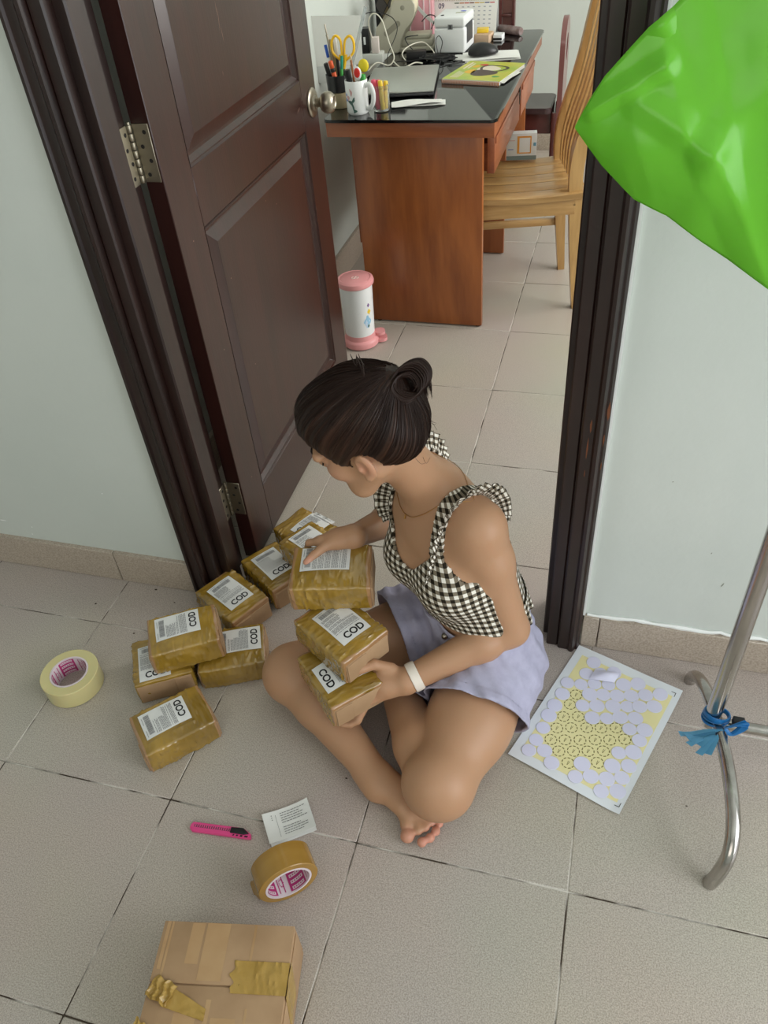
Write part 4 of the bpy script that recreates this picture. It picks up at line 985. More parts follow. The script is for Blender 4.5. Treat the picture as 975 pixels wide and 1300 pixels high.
# rolled plastic tube
b = BM(); lathe(b, [(0, 0), (.013, 0), (.016, .008), (.016, .115), (.013, .122), (0, .124)], 24)
tu = tag(obj('plastic_tube', b, mat('rosy_clear_plastic', srgb(206, 190, 188), .12, trans=.5, var=srgb(150, 120, 116), vscale=30)), 'clear plastic wrapped tube lying right of the calendar', 'tube')
tu.location = (.570, 3.104, ZD+.0165); tu.rotation_euler = (0, radians(90), radians(-36))
# dark red wooden stand behind
st = thing('wooden_stand', 'dark red wooden stand at the far right corner of the desk', 'stand', (.598, 3.125, ZD), 0)
drk_m = mat('dark_mahogany', srgb(96, 50, 46), .3, var=srgb(76, 38, 36), vscale=10, vstretch=(1, 1, .2), coat=.3)
b = BM(); bx(b, -.034, -.022, -.018, .018, 0, .25, bev=.002); obj('upright', b, drk_m, st)
b = BM(); bx(b, .020, .032, -.018, .018, 0, .25, bev=.002); obj('upright', b, drk_m, st)
for z in (.0, .055, .17): b = BM(); bx(b, -.0215, .0195, -.016, .016, z, z+.010, bev=.001); obj('shelf', b, drk_m, st)
b = BM(); bx(b, -.0215, .0195, .010, .016, .011, .25); obj('back_panel', b, mat('rosy_wood', srgb(150, 104, 96), .4), st)
# pink packet with white ribbon
pk = thing('pink_packet', 'pink packet in shiny wrap between label dispenser and calendar', 'packet', (.262, 3.02, ZD), radians(4))
b = BM(); bx(b, -.052, .052, -.03, .03, .001, .235, bev=.006); obj('packet_body', b, mat('pink_wrap', srgb(222, 160, 168), .2, coat=.4), pk)
for x0, x1 in ((-.046, -.040), (.012, .018), (.038, .042)):
    b = BM(); bx(b, x0, x1, -.0316, -.0304, .002, .232, bev=.0003, seg=1); obj('wrap_fold', b, mat('pale_pink_wrap', srgb(246, 222, 226), .2), pk)
rb = solid(grid_bm(16, 4, lambda u, v: V((.190+.145*u, 2.945-.02*u, ZD+.185-.115*u**1.3+.012*(v-.5)*2*(1.0-.4*u)+.006*sin(u*7)))), .0008)
tag(obj('white_strap', rb, mat('white_satin', srgb(240, 240, 240), .4)), 'white strap drooping from the label roll towards the calendar', 'strap')
# black patterned box
bp_ = thing('patterned_box', 'black box with brown diamond pattern in the desk corner', 'box', (.108, 3.085, ZD), radians(2))
b = BM(); bx(b, -.052, .052, -.03, .03, .0, .30, bev=.002); obj('body', b, blk_m, bp_)
dm1 = pl_('brown_diamond', 112, 96, 66); dm2 = pl_('grey_diamond', 86, 82, 80)
for k, (x, z) in enumerate(((-.026, .12), (.0, .16), (.026, .12), (.0, .08), (-.026, .20), (.026, .20), (-.026, .04), (.026, .04))):
    b = BM(); n_ = [(x-.024, z), (x, z-.038), (x+.024, z), (x, z+.038)]; b.faces.new([b.verts.new((a, -.0306, c)) for a, c in n_]); obj('diamond_print', b, dm1 if k % 2 else dm2, bp_, smooth=False)
b = BM(); bx(b, -.05, .05, -.0308, -.0302, .242, .246); obj('diamond_border', b, dm2, bp_)
# label dispenser (beige, slanted arm with a roll)
dp_ = thing('label_dispenser', 'beige plastic label dispenser with a slanted arm and roll', 'label dispenser', (.235, 2.835, ZD), radians(6))
bei = mat('beige_plastic', srgb(190, 186, 168), .42); bei2 = mat('beige_plastic_dark', srgb(150, 146, 130), .5)
b = BM(); bx(b, -.030, .120, -.046, .052, .002, .020, bev=.005); bx(b, -.01, .116, -.044, .048, .0205, .044, bev=.006); bx(b, .005, .105, -.040, .042, .0445, .060, bev=.005); obj('base', b, bei, dp_)
arm = [(-.112, .003), (-.020, .003), (-.008, .050), (.010, .083), (.038, .108), (.052, .135), (.052, .162), (.036, .186), (.006, .196), (-.022, .186), (-.038, .162), (-.040, .134), (-.104, .091)]
XZ = Matrix(((1, 0, 0, 0), (0, 0, -1, 0), (0, 1, 0, 0), (0, 0, 0, 1)))
b = BM(); prism(b, arm, -.004, .004, T(0, -.050, 0) @ XZ); bmesh.ops.bevel(b, geom=[e for e in b.edges if e.calc_face_angle(0) > 1], offset=.0015, segments=1, affect='EDGES'); obj('side_arm', b, bei, dp_)
b = BM(); prism(b, arm, -.004, .004, T(0, .050, 0) @ XZ); obj('side_arm', b, bei, dp_)
b = BM(); prism(b, [(-.040+x*.83-z*.56, .0865+x*.56+z*.83) for x, z in roundrect(-.038, -.010, .038, .010, .0095)], -.0006, .0006, T(0, -.0546, 0) @ XZ); obj('slot', b, bei2, dp_)
b = BM(); lathe(b, [(.014, -.044), (.046, -.044), (.048, -.042), (.048, .042), (.046, .044), (.014, .044), (.014, -.044)], 40, T(.004, 0, .154) @ Matrix.Rotation(radians(90), 4, 'X')); bmesh.ops.remove_doubles(b, verts=b.verts, dist=1e-6)
obj('label_roll', b, mat('cream_roll', srgb(214, 206, 178), .5), dp_)
b = BM(); lathe(b, [(0, -.056), (.012, -.056), (.013, -.053), (.013, .053), (0, .056)], 20, T(.004, 0, .154) @ Matrix.Rotation(radians(90), 4, 'X')); obj('spindle', b, bei2, dp_)
# black holder behind
carton_box('power_brick', 'black power brick lying in front of the beige label dispenser', 'adapter', (.315, 2.690, ZD), radians(12), .075, .04, .028, blk_m)
ps = thing('power_strip', 'pale grey power strip against the wall at the left', 'power strip', (.150, 2.640, ZD), radians(8))
b = BM(); bx(b, -.048, .048, -.03, .03, .001, .036, bev=.004); obj('body', b, mat('pale_grey_plastic', srgb(204, 206, 200), .4), ps)
b = BM(); rects(b, [(-.03, -.012, -.022, -.008), (-.03, .006, -.022, .010), (.0, -.012, .008, -.008)], .0363); obj('socket_hole', b, hole_m, ps, smooth=False)
carton_box('power_adapter', 'tall black power adapter plugged into the pale power strip', 'adapter', (.125, 2.640, ZD+.0364), radians(8), .045, .045, .082, blk_m, [(.002, .010, .03, .055, whitep)])
carton_box('power_adapter', 'white phone charger plugged beside the black adapter', 'adapter', (.172, 2.632, ZD+.0364), radians(8), .026, .03, .052, mat('rosy_white', srgb(226, 214, 208), .4))
def cable(label, pts, r, m, closed=False, name='cable'):
    b = BM(); P = smooth_path([V(p)+V((0, 0, ZD)) for p in pts], 7); tube(b, P, r, 6); o = tag(obj(name, b, m), label, 'cable'); return o
wcab = mat('white_cable', srgb(226, 222, 206), .45)
cable('white cable arching up behind the laptop', [(.165, 2.628, .075), (.160, 2.60, .14), (.185, 2.59, .172), (.215, 2.59, .15), (.240, 2.58, .08), (.262, 2.56, .035), (.245, 2.545, .012), (.205, 2.52, .026), (.175, 2.50, .004)], .0024, wcab)
cable('white cable lying along the back of the laptop', [(.255, 2.565, .022), (.285, 2.545, .006), (.31, 2.545, .006), (.335, 2.585, .010), (.36, 2.60, .004)], .0024, wcab)
cable('white cable curving round the black power brick', [(.285, 2.64, .004), (.270, 2.65, .028), (.29, 2.69, .045), (.33, 2.74, .046), (.37, 2.73, .02), (.385, 2.70, .004)], .0022, wcab)
cable('thin black cable arching from the adapter over the dispenser', [(.118, 2.645, .121), (.116, 2.66, .145), (.140, 2.68, .160), (.18, 2.72, .150), (.215, 2.75, .125), (.230, 2.74, .085), (.205, 2.68, .02), (.215, 2.63, .003)], .0016, blk_m)
cable('black cable running down from the dispenser to the brick', [(.300, 2.79, .060), (.262, 2.745, .062), (.275, 2.72, .045), (.30, 2.69, .033)], .0020, blk_m)
cable('black cable looping behind the printer', [(.29, 2.90, .085), (.315, 2.91, .105), (.345, 2.90, .102), (.340, 2.895, .08), (.330, 2.89, .06)], .0020, blk_m)
rnd = random.Random(12)
for k in range(4):
    cx_, cy_ = .415+rnd.uniform(-.02, .02), 2.665+rnd.uniform(-.015, .015); P = []
    for j in range(26):
        a = j*.55+k; P.append((cx_+(.050+.012*sin(j*1.3+k))*cos(a), cy_+(.024+.008*cos(j*.9))*sin(a), .004+.0022*k+.003*abs(sin(j*.8))))
    cable(['bundle of black cable coiled before the printer, lowest coil', 'second coil of the black cable bundle before the printer', 'third coil of the black cable bundle before the printer', 'topmost coil of the black cable bundle before the printer'][k], P, .0018, blk_m)
cable('thin black cable loop standing against the printer front', [(.392, 2.725, .010), (.383, 2.735, .05), (.395, 2.738, .066), (.408, 2.735, .045), (.402, 2.725, .012), (.418, 2.70, .006)], .0014, blk_m)
cable('thin black cable tail in front of the coils', [(.420, 2.64, .010), (.428, 2.59, .003), (.418, 2.55, .002), (.424, 2.53, .002), (.440, 2.565, .002), (.480, 2.60, .002), (.505, 2.63, .002)], .0014, blk_m)
cable('black cable lying behind the laptop edge', [(.24, 2.60, .003), (.27, 2.61, .010), (.31, 2.63, .006), (.35, 2.64, .010), (.40, 2.66, .006)], .0020, blk_m)
# paper leaning on the wall at the left, white panel
b = BM(); prism(b, [(-.10, 0), (.10, 0), (.104, .150), (-.09, .158)], -.0004, .0004, T(.098, 2.36, ZD+.055) @ Matrix.Rotation(radians(8), 4, 'Z') @ XZ)
tag(obj('paper_sheet', b, paper_m), 'white printed sheet leaning behind the yellow scissors', 'paper').location = (0, 0, 0)
b = BM(); bx(b, -.07, .07, -.012, .012, 0, .056, bev=.003, M=T(.098, 2.372, ZD) @ Rz(radians(8))); tag(obj('paper_stand', b, mat('pale_card', srgb(214, 216, 214), .6)), 'pale upright card box holding the leaning sheet', 'box')

# ------------------------------------------------------------------ oak chair
oak_m = wood('oak_seat', srgb(166, 126, 74), srgb(206, 168, 112), stretch=(.10, 1, 1), scale=13, rough=.3, coat=.35)
oakv_m = wood('oak_post', srgb(166, 126, 74), srgb(204, 164, 106), stretch=(1, 1, .10), scale=13, rough=.32, coat=.3)
OC = V((.774, 2.335, 0)); chair = thing('wooden_chair', 'pale oak chair with slatted seat pulled up to the desk', 'chair', OC, radians(14.5))
# local: +x backwards, -y towards the doorway
for k in range(5):
    y0 = -.205+.082*k
    def fn(u, v, y0=y0):
        x = -.225+.435*u; y = y0+.0015+.079*v
        dip = -.010*sin(pi*min(1, max(0, (x+.20)/.42)))-.006*(1-(y/.21)**2)
        return V((x, y, .452+dip-.004*(abs(v-.5)*2)**6))
    obj('seat_slat', solid(grid_bm(14, 8, fn), .022), oak_m, chair)
for y in (-.188, .166):
    b = BM(); bx(b, -.20, .172, y, y+.022, .366, .428, bev=.002); obj('seat_rail', b, oak_m, chair)
b = BM(); bx(b, -.215, -.195, -.165, .165, .366, .428, bev=.002); obj('seat_rail', b, oakv_m, chair)
for y in (-.178, .178):
    b = BM(); tube(b, [(-.200, y, .0), (-.200, y, .425)], [.015, .021], 4); bmesh.ops.bevel(b, geom=b.edges[:], offset=.002, segments=1, affect='EDGES'); obj('leg', b, oakv_m, chair)
def sweep_rect(pts, w_, d_):
    b = BM(); rings = []
    for i, p in enumerate(pts):
        p = V(p); a = V(pts[max(0, i-1)]); c = V(pts[min(len(pts)-1, i+1)]); t = (c-a).normalized(); n_ = V((0, 1, 0)); s = n_.cross(t).normalized()
        ww = w_[i] if isinstance(w_, list) else w_
        rings.append([b.verts.new(p+s*ww/2*i1+n_*d_/2*j1) for i1, j1 in ((-1, -1), (1, -1), (1, 1), (-1, 1))])
    for r0, r1 in zip(rings[:-1], rings[1:]):
        for k in range(4): b.faces.new((r0[k], r0[(k+1) % 4], r1[(k+1) % 4], r1[k]))
    b.faces.new(rings[0][::-1]); b.faces.new(rings[-1]); return b
zs = [0.0, .10, .20, .30, .40, .48, .56, .64, .72, .80, .88, .96, 1.02, 1.08]
xs = [.205, .196, .188, .180, .174, .168, .172, .190, .214, .232, .246, .260, .270, .277]
ww = [.026, .032, .038, .041, .044, .046, .046, .044, .042, .040, .038, .036, .034, .032]
P_ = smooth_path([(x, 0, z) for x, z in zip(xs, zs)], 3); W_ = [a+(c-a)*k/3 for a, c in zip(ww[:-1], ww[1:]) for k in range(3)]+[ww[-1]]
for y in (-.172, .172):
    b = sweep_rect([p+V((0, y, 0)) for p in P_], W_, .030); bmesh.ops.bevel(b, geom=[e for e in b.edges if e.calc_face_angle(0) > 1], offset=.003, segments=1, affect='EDGES'); obj('back_post', b, oakv_m, chair)
for k in range(6):
    y = -.125+.05*k; sel = [p+V((0, y, 0)) for p in P_ if .43 < p.z < 1.03]
    b = sweep_rect(sel, .012, .026); obj('back_slat', b, oakv_m, chair)
for z, x in ((1.045, .272),):
    b = BM(); bx(b, x-.013, x+.013, -.157, .157, z-.03, z+.035, bev=.004); obj('top_rail', b, oak_m, chair)
b = BM(); bx(b, -.190, .172, .168, .188, .185, .212, bev=.003); obj('stretcher', b, oak_m, chair)
b = BM(); lathe(b, [(0, 0), (.004, 0), (.004, .0008), (0, .0008)], 10, T(.168, -.1872, .400) @ Matrix.Rotation(radians(90), 4, 'X')); obj('screw_hole', b, hole_m, chair)
# packed box standing at the far side of the seat
wb = thing('printed_box', 'white box with an orange framed print standing on the oak seat', 'box', (.752, 2.515, .4495), radians(8))
b = BM(); bx(b, -.056, .056, -.018, .018, 0, .0955, bev=.0015); obj('body', b, pl_('white_card', 226, 230, 232, rough=.4), wb)
b = BM(); bx(b, -.056, .056, -.0187, -.0181, .001, .016); obj('lower_band', b, pl_('grey_band', 120, 136, 136), wb)
og = pl_('orange_frame_print', 226, 158, 66)
for x0, x1, z0, z1 in ((-.016, -.008, .024, .086), (.032, .036, .024, .086), (-.008, .032, .024, .028), (-.008, .032, .080, .086)):
    b = BM(); bx(b, x0, x1, -.0187, -.0181, z0, z1); obj('frame_print', b, og, wb)
for x0, x1, z0, z1, m_ in ((-.05, -.03, .038, .041, petal_p), (.044, .054, .05, .062, pl_('sky_print', 110, 170, 200)), (-.044, -.024, .07, .072, petal2_p), (-.052, -.04, .085, .088, tan_p)):
    b = BM(); bx(b, x0, x1, -.0187, -.0181, z0, z1); obj('small_print', b, m_, wb)

# ------------------------------------------------------------------ dark child chair at the back
dc = thing('dark_stool_chair', 'dark reddish wooden chair with keyhole back by the far wall', 'chair', (.700, 3.40, 0), radians(0))
b = BM(); prism(b, roundrect(-.130, -.13, .085, .13, .03), .395, .42); bmesh.ops.bevel(b, geom=[e for e in b.edges if e.calc_face_angle(0) > 1], offset=.004, segments=2, affect='EDGES'); obj('seat', b, mat('dark_seat', srgb(58, 40, 42), .3, coat=.3), dc)
# back board: plane facing -x, with oval hole
outl = [(-.10, 0)]+[(.10, 0)]+[(.10*cos(a), .46+.10*sin(a)) for a in [pi*k/14 for k in range(15)]]
hole = [(.035*cos(a), .44+.055*sin(a)) for a in [2*pi*k/18 for k in range(18)]]
b = BM(); n = 36; oo = []; ii = []
def ray_out(a):
    c = V((0, .44)); d = V((cos(a), sin(a))); best = 9
    for i in range(len(outl)):
        p, q = V(outl[i]), V(outl[(i+1) % len(outl)]); e = q-p; den = d.x*e.y-d.y*e.x
        if abs(den) < 1e-9: continue
        t = ((p-c).x*e.y-(p-c).y*e.x)/den; s = ((p-c).x*d.y-(p-c).y*d.x)/den
        if t > 0 and -1e-6 <= s <= 1+1e-6: best = min(best, t)
    return c+d*best
xb = .105
for k in range(n):
    a = 2*pi*k/n+.01; o_ = ray_out(a); i_ = V((.032*cos(a), .44+.055*sin(a)))
    oo.append(o_); ii.append(i_)
lay = []
for dx in (0, .022):
    lay.append(([b.verts.new((xb+dx, p.x, .20+p.y)) for p in oo], [b.verts.new((xb+dx, p.x, .20+p.y)) for p in ii]))
for k in range(n):
    j = (k+1) % n
    b.faces.new((lay[0][0][k], lay[0][0][j], lay[0][1][j], lay[0][1][k])); b.faces.new((lay[1][0][k], lay[1][0][j], lay[1][1][j], lay[1][1][k]))
    b.faces.new((lay[0][0][k], lay[0][0][j], lay[1][0][j], lay[1][0][k])); b.faces.new((lay[0][1][k], lay[0][1][j], lay[1][1][j], lay[1][1][k]))
obj('backrest', b, mat('rosy_mahogany', srgb(122, 78, 76), .28, coat=.4), dc)
for y in (-.09, .09):
    b = BM(); bx(b, -.105, -.075, y-.014, y+.014, 0, .394, bev=.003); obj('leg', b, drk_m, dc)
    b = BM(); bx(b, .085, .1045, y-.014, y+.014, 0, .394, bev=.003); obj('leg', b, drk_m, dc)
b = BM(); bx(b, -.07, .083, -.085, .085, .30, .392, bev=.003); obj('apron', b, drk_m, dc)

# ------------------------------------------------------------------ pedal bin
bn = thing('pedal_bin', 'small white pedal bin with pink lid and base by the desk', 'bin', (.268, 1.845, 0), radians(25))
rose = mat('pink_bin_plastic', srgb(230, 158, 160), .35); bw = mat('white_bin', srgb(232, 234, 236), .3)
b = BM(); lathe(b, [(0, .002), (.062, .002), (.066, .006), (.066, .022), (.062, .028), (.056, .032), (.0545, .050), (0, .050)], 48); obj('base', b, rose, bn)
b = BM(); lathe(b, [(.0520, .040), (.0535, .040), (.0590, .235), (.0575, .235)], 48); obj('body', b, bw, bn)
b = BM(); lathe(b, [(.0, .236), (.061, .236), (.0655, .240), (.0665, .248), (.064, .256), (.056, .2605), (.053, .2590), (.050, .2605), (0, .263)], 48); obj('lid', b, rose, bn)
b = BM(); prism(b, roundrect(.05, -.026, .098, .026, .020), .004, .016); prism(b, roundrect(.052, -.022, .092, .022, .018), .030, .040, T(0, 0, 0)); obj('pedal', b, rose, bn)
b = BM()
for k in range(2): tube(b, [V((.006*cos(a)+(-.006 if k else .006), .007*sin(a)-.01, .2628)) for a in [2*pi*j/14 for j in range(14)]], .0010, 5, closed=True)
obj('emblem', b, mat('emblem_white', srgb(246, 236, 226), .4), bn)
def binpatch(u0, z0, rx, rz, m_, r=.0566):
    b = BM(); n = 14; rr = lambda z: .0535+.0055*(z-.04)/.195+.0005
    c = b.verts.new((rr(z0)*cos(u0), rr(z0)*sin(u0), z0)); vs = []
    for k in range(n):
        a = 2*pi*k/n; q = 1+.22*cos(4*a); z = z0+rz*q*sin(a); u = u0+rx*q*cos(a)/.056; vs.append(b.verts.new((rr(z)*cos(u), rr(z)*sin(u), z)))
    for k in range(n): b.faces.new((c, vs[k], vs[(k+1) % n]))
    obj('flower_print', b, m_, bn)
u0 = radians(-62)
binpatch(u0, .108, .014, .022, pl_('sky_blue_print', 150, 196, 226)); binpatch(u0-.1, .100, .006, .014, pl_('pale_blue_print', 196, 214, 236), .0568); binpatch(u0+.15, .145, .007, .010, yelh_p); binpatch(u0+.12, .170, .005, .007, pl_('mauve_print', 140, 110, 160)); binpatch(u0+.05, .09, .004, .006, leaf_p)

# ------------------------------------------------------------------ person: one continuous surface from a signed distance field
A3 = lambda *p: np.array(p, dtype=np.float32)
class Field:
    def __init__(s, lo, hi, h):
        s.lo = np.array(lo, np.float32); s.h = h; s.n = np.ceil((np.array(hi)-np.array(lo))/h).astype(int)+1
        s.ax = [s.lo[i]+h*np.arange(s.n[i], dtype=np.float32) for i in range(3)]
        s.d = np.full(s.n, 0.2, np.float32)
    def blank(s):
        f = Field.__new__(Field); f.lo, f.h, f.n, f.ax = s.lo, s.h, s.n, s.ax; f.d = np.full(s.n, 0.2, np.float32); return f
    def box(s, lo, hi, m):
        a = np.clip(np.floor((np.array(lo)-m-s.lo)/s.h).astype(int), 0, s.n-1); b = np.clip(np.ceil((np.array(hi)+m-s.lo)/s.h).astype(int)+1, 1, s.n)
        if (b <= a).any(): return None, None
        X, Y, Z = np.meshgrid(*[s.ax[i][a[i]:b[i]] for i in range(3)], indexing='ij', sparse=True)
        return tuple(slice(a[i], b[i]) for i in range(3)), (X, Y, Z)
    def blend(s, sl, d, k):
        o = s.d[sl]
        if k > 0:
            t = np.clip(.5+.5*(o-d)/k, 0, 1); s.d[sl] = o*(1-t)+d*t-k*t*(1-t)
        else: s.d[sl] = np.minimum(o, d)
    def cone(s, a, b, ra, rb, k=.01, sub=False):
        a = np.array(a, np.float32); b = np.array(b, np.float32); m = max(ra, rb)+k+.03
        sl, g = s.box(np.minimum(a, b), np.maximum(a, b), m)
        if sl is None: return
        ab = b-a; l2 = float(ab@ab)+1e-9
        t = np.clip(((g[0]-a[0])*ab[0]+(g[1]-a[1])*ab[1]+(g[2]-a[2])*ab[2])/l2, 0, 1)
        d = np.sqrt((g[0]-a[0]-t*ab[0])**2+(g[1]-a[1]-t*ab[1])**2+(g[2]-a[2]-t*ab[2])**2)-(ra+(rb-ra)*t)
        if sub: s.d[sl] = np.maximum(s.d[sl], -d)
        else: s.blend(sl, d, k)
    def ell(s, c, axes, r, k=.01, sub=False):
        c = np.array(c, np.float32); m = max(r)+k+.03
        sl, g = s.box(c, c, m)
        if sl is None: return
        p = [g[i]-c[i] for i in range(3)]; q = [(p[0]*ax[0]+p[1]*ax[1]+p[2]*ax[2]) for ax in axes]
        k0 = np.sqrt(sum((q[i]/r[i])**2 for i in range(3))); k1 = np.sqrt(sum((q[i]/r[i]**2)**2 for i in range(3)))+1e-9
        d = k0*(k0-1)/k1
        if sub:
            o = s.d[sl]; t = np.clip(.5-.5*(o+d)/k, 0, 1) if k > 0 else 0
            s.d[sl] = (o*(1-t)-d*t+k*t*(1-t)) if k > 0 else np.maximum(o, -d)
        else: s.blend(sl, d.astype(np.float32), k)
    def at(s, p):
        q = (np.array(p, np.float32)-s.lo)/s.h; i = np.clip(np.floor(q).astype(int), 0, s.n-2); f = np.clip(q-i, 0, 1)
        v = 0.0
        for dx in (0, 1):
            for dy in (0, 1):
                for dz in (0, 1):
                    v += float(s.d[i[0]+dx, i[1]+dy, i[2]+dz])*(f[0] if dx else 1-f[0])*(f[1] if dy else 1-f[1])*(f[2] if dz else 1-f[2])
        return v
def surface(f, name, smooth=1):
    D = f.d; n = D.shape; ins = D < 0
    c = sum(ins[i:n[0]-1+i, j:n[1]-1+j, k:n[2]-1+k].astype(np.int8) for i in (0, 1) for j in (0, 1) for k in (0, 1))
    act = np.argwhere((c > 0) & (c < 8)); idx = np.full((n[0]-1, n[1]-1, n[2]-1), -1, np.int64); idx[tuple(act.T)] = np.arange(len(act))
    P = np.zeros((len(act), 3)); W = np.zeros(len(act))
    cor = [(i, j, k) for i in (0, 1) for j in (0, 1) for k in (0, 1)]
    vals = {o: D[act[:, 0]+o[0], act[:, 1]+o[1], act[:, 2]+o[2]] for o in cor}
    for a in cor:
        for ax in range(3):
            if a[ax]: continue
            b_ = tuple(1 if i == ax else a[i] for i in range(3)); va, vb = vals[a], vals[b_]; m = (va < 0) != (vb < 0)
            t = np.where(m, va/np.where(m, va-vb, 1), 0)
            pt = np.tile(np.array(a, float), (len(act), 1)); pt[:, ax] = t
            P[m] += pt[m]; W[m] += 1
    co = (act+P/W[:, None])*f.h+f.lo
    faces = []
    for ax in range(3):
        u, v = (ax+1) % 3, (ax+2) % 3
        sl0 = [slice(None)]*3; sl1 = [slice(None)]*3; sl0[ax] = slice(0, n[ax]-1); sl1[ax] = slice(1, n[ax])
        m = ins[tuple(sl0)] != ins[tuple(sl1)]; e = np.argwhere(m)
        e = e[(e[:, u] > 0) & (e[:, v] > 0) & (e[:, u] < n[u]-1) & (e[:, v] < n[v]-1)]
        flip = ins[tuple(sl0)][tuple(e.T)]
        q = []
        for du, dv in ((-1, -1), (0, -1), (0, 0), (-1, 0)):
            k_ = e.copy(); k_[:, u] += du; k_[:, v] += dv; q.append(idx[tuple(k_.T)])
        q = np.stack(q, 1); q[~flip] = q[~flip][:, ::-1]; faces.append(q)
    F = np.concatenate(faces); F = F[(F >= 0).all(1)]
    if smooth:
        E_ = np.concatenate([F[:, [0, 1]], F[:, [1, 2]], F[:, [2, 3]], F[:, [3, 0]]])
        for it in range(smooth):
            acc = np.zeros_like(co); cnt = np.zeros(len(co))
            for a_, b_ in ((0, 1), (1, 0)):
                for d_ in range(3): acc[:, d_] += np.bincount(E_[:, a_], co[E_[:, b_], d_], len(co))
                cnt += np.bincount(E_[:, a_], minlength=len(co))
            co = co*.5+.5*acc/np.maximum(cnt, 1)[:, None]
    me = bpy.data.meshes.new(name); me.vertices.add(len(co)); me.vertices.foreach_set('co', co.astype(np.float32).ravel())
    me.loops.add(F.size); me.loops.foreach_set('vertex_index', F.astype(np.int32).ravel()); me.polygons.add(len(F))
    me.polygons.foreach_set('loop_start', np.arange(0, F.size, 4, dtype=np.int32)); me.polygons.foreach_set('loop_total', np.full(len(F), 4, np.int32))
    me.update(calc_edges=True); me.validate()
    me.polygons.foreach_set('use_smooth', [True]*len(me.polygons))
    return me, co
def set_attr(me, name, rgb):
    a = me.color_attributes.new(name, 'FLOAT_COLOR', 'POINT'); c = np.ones((len(rgb), 4), np.float32); c[:, :3] = rgb; a.data.foreach_set('color', c.ravel())
I3 = np.eye(3)
fw = np.array([-.643, -.766, 0.]); lt = np.array([.766, -.643, 0.]); zz = np.array([0, 0, 1.]); BA = (lt, fw, zz)
lo, hi, HS = (.44, -.05, -.004), (1.17, .74, .83), .003
TS = Field(lo, hi, HS)
Pv, Wc, Rc, Cc = A3(.948, .458, .115), A3(.955, .438, .235), A3(.908, .452, .355), A3(.880, .470, .450)
shL, shR = A3(.962, .402, .482), A3(.785, .588, .478)
nb0 = A3(.868, .472, .512); Hc = np.array([.774, .378, .682])
hf, hl, hu = np.array([-.914, -.143, -.379]), np.array([.187, -.979, -.083]), np.array([-.359, -.147, .922]); HA = (hf, hl, hu)
HSC = .93
iu = np.array([-.119889, .654558, .746445]); ir = np.array([.962596, .260651, -.073959]); iw = np.array([.242972, -.709658, .661321])
Hc = Hc + iu*.013 - ir*.003
hp = lambda f_, l_, u_: Hc+(hf*f_+hl*l_+hu*u_)*HSC
bt = lambda c, t, s, z: c+lt*t+fw*s+zz*z
TS.ell(Pv, BA, (.148, .112, .115), 0)
TS.ell(Wc, BA, (.116, .088, .12), .05)
TS.ell(Rc, BA, (.130, .097, .12), .05)
TS.ell(Cc, BA, (.130, .082, .080), .05)
for s in (-1, 1): TS.ell(bt(Rc, .058*s, .062, .004), BA, (.056, .052, .054), .035)
TS.cone(nb0, shL+A3(0, 0, .012), .040, .046, .04); TS.cone(nb0, shR+A3(0, 0, .012), .040, .046, .04)
TS.cone(nb0+A3(0, 0, -.02), hp(-.030, 0, -.055), .050, .045, .035)
TNA = TS.d.copy()
TS.cone(shL, shL+(A3(1.03, .385, .245)-shL)*.4, .047, .043, .03); TS.cone(shR, shR+(A3(.735, .648, .262)-shR)*.4, .047, .042, .03)
# head
H = TS.blank(); hr3 = lambda *r: tuple(x*HSC for x in r)
H.ell(hp(-.012, 0, .025), HA, hr3(.096, .073, .092), 0)
H.ell(hp(.030, 0, -.035), HA, hr3(.058, .056, .070), .03)
for s in (-1, 1):
    H.cone(hp(-.005, .052*s, -.045), hp(.045, .034*s, -.088), .020, .020, .025)
    H.ell(hp(.060, .036*s, -.030), HA, hr3(.026, .024, .024), .02)
H.cone(hp(.045, .03, -.088), hp(.066, 0, -.100), .020, .017, .02); H.cone(hp(.045, -.03, -.088), hp(.066, 0, -.100), .020, .017, .02)
for s in (-1, 1): H.ell(hp(.083, .031*s, .001), HA, hr3(.012, .016, .010), .012, sub=True)
H.cone(hp(.084, .045, .016), hp(.090, 0, .014), .010, .011, .012); H.cone(hp(.084, -.045, .016), hp(.090, 0, .014), .010, .011, .012)
for s in (-1, 1): H.ell(hp(.0775, .031*s, -.001), HA, hr3(.013, .014, .012), .003)
H.cone(hp(.088, 0, .008), hp(.104, 0, -.028), .008, .0105, .010)
for s in (-1, 1): H.ell(hp(.094, .010*s, -.034), HA, hr3(.010, .008, .007), .006)
H.ell(hp(.086, 0, -.060), HA, hr3(.011, .022, .0065), .006); H.ell(hp(.084, 0, -.071), HA, hr3(.011, .019, .0075), .006)
for s in (-1, 1):
    ec = hp(-.004, .074*s, -.014); eax = (hf*.93-hl*s*.36, hl*s*.93+hf*.36, hu)
    H.ell(ec+eax[1]*.005, eax, hr3(.019, .008, .031), .006)
    H.ell(ec+eax[1]*.0125+hf*.003+hu*.003, (eax[0], eax[1], eax[2]), hr3(.011, .007, .019), .003, sub=True)
    H.ell(ec+eax[1]*.006+hf*.010-hu*.002, HA, hr3(.005, .005, .007), .003)
    H.ell(ec+eax[1]*.006-hu*.024+hf*.004, HA, hr3(.009, .006, .009), .004)
TS.blend((slice(None),)*3, H.d, .022)
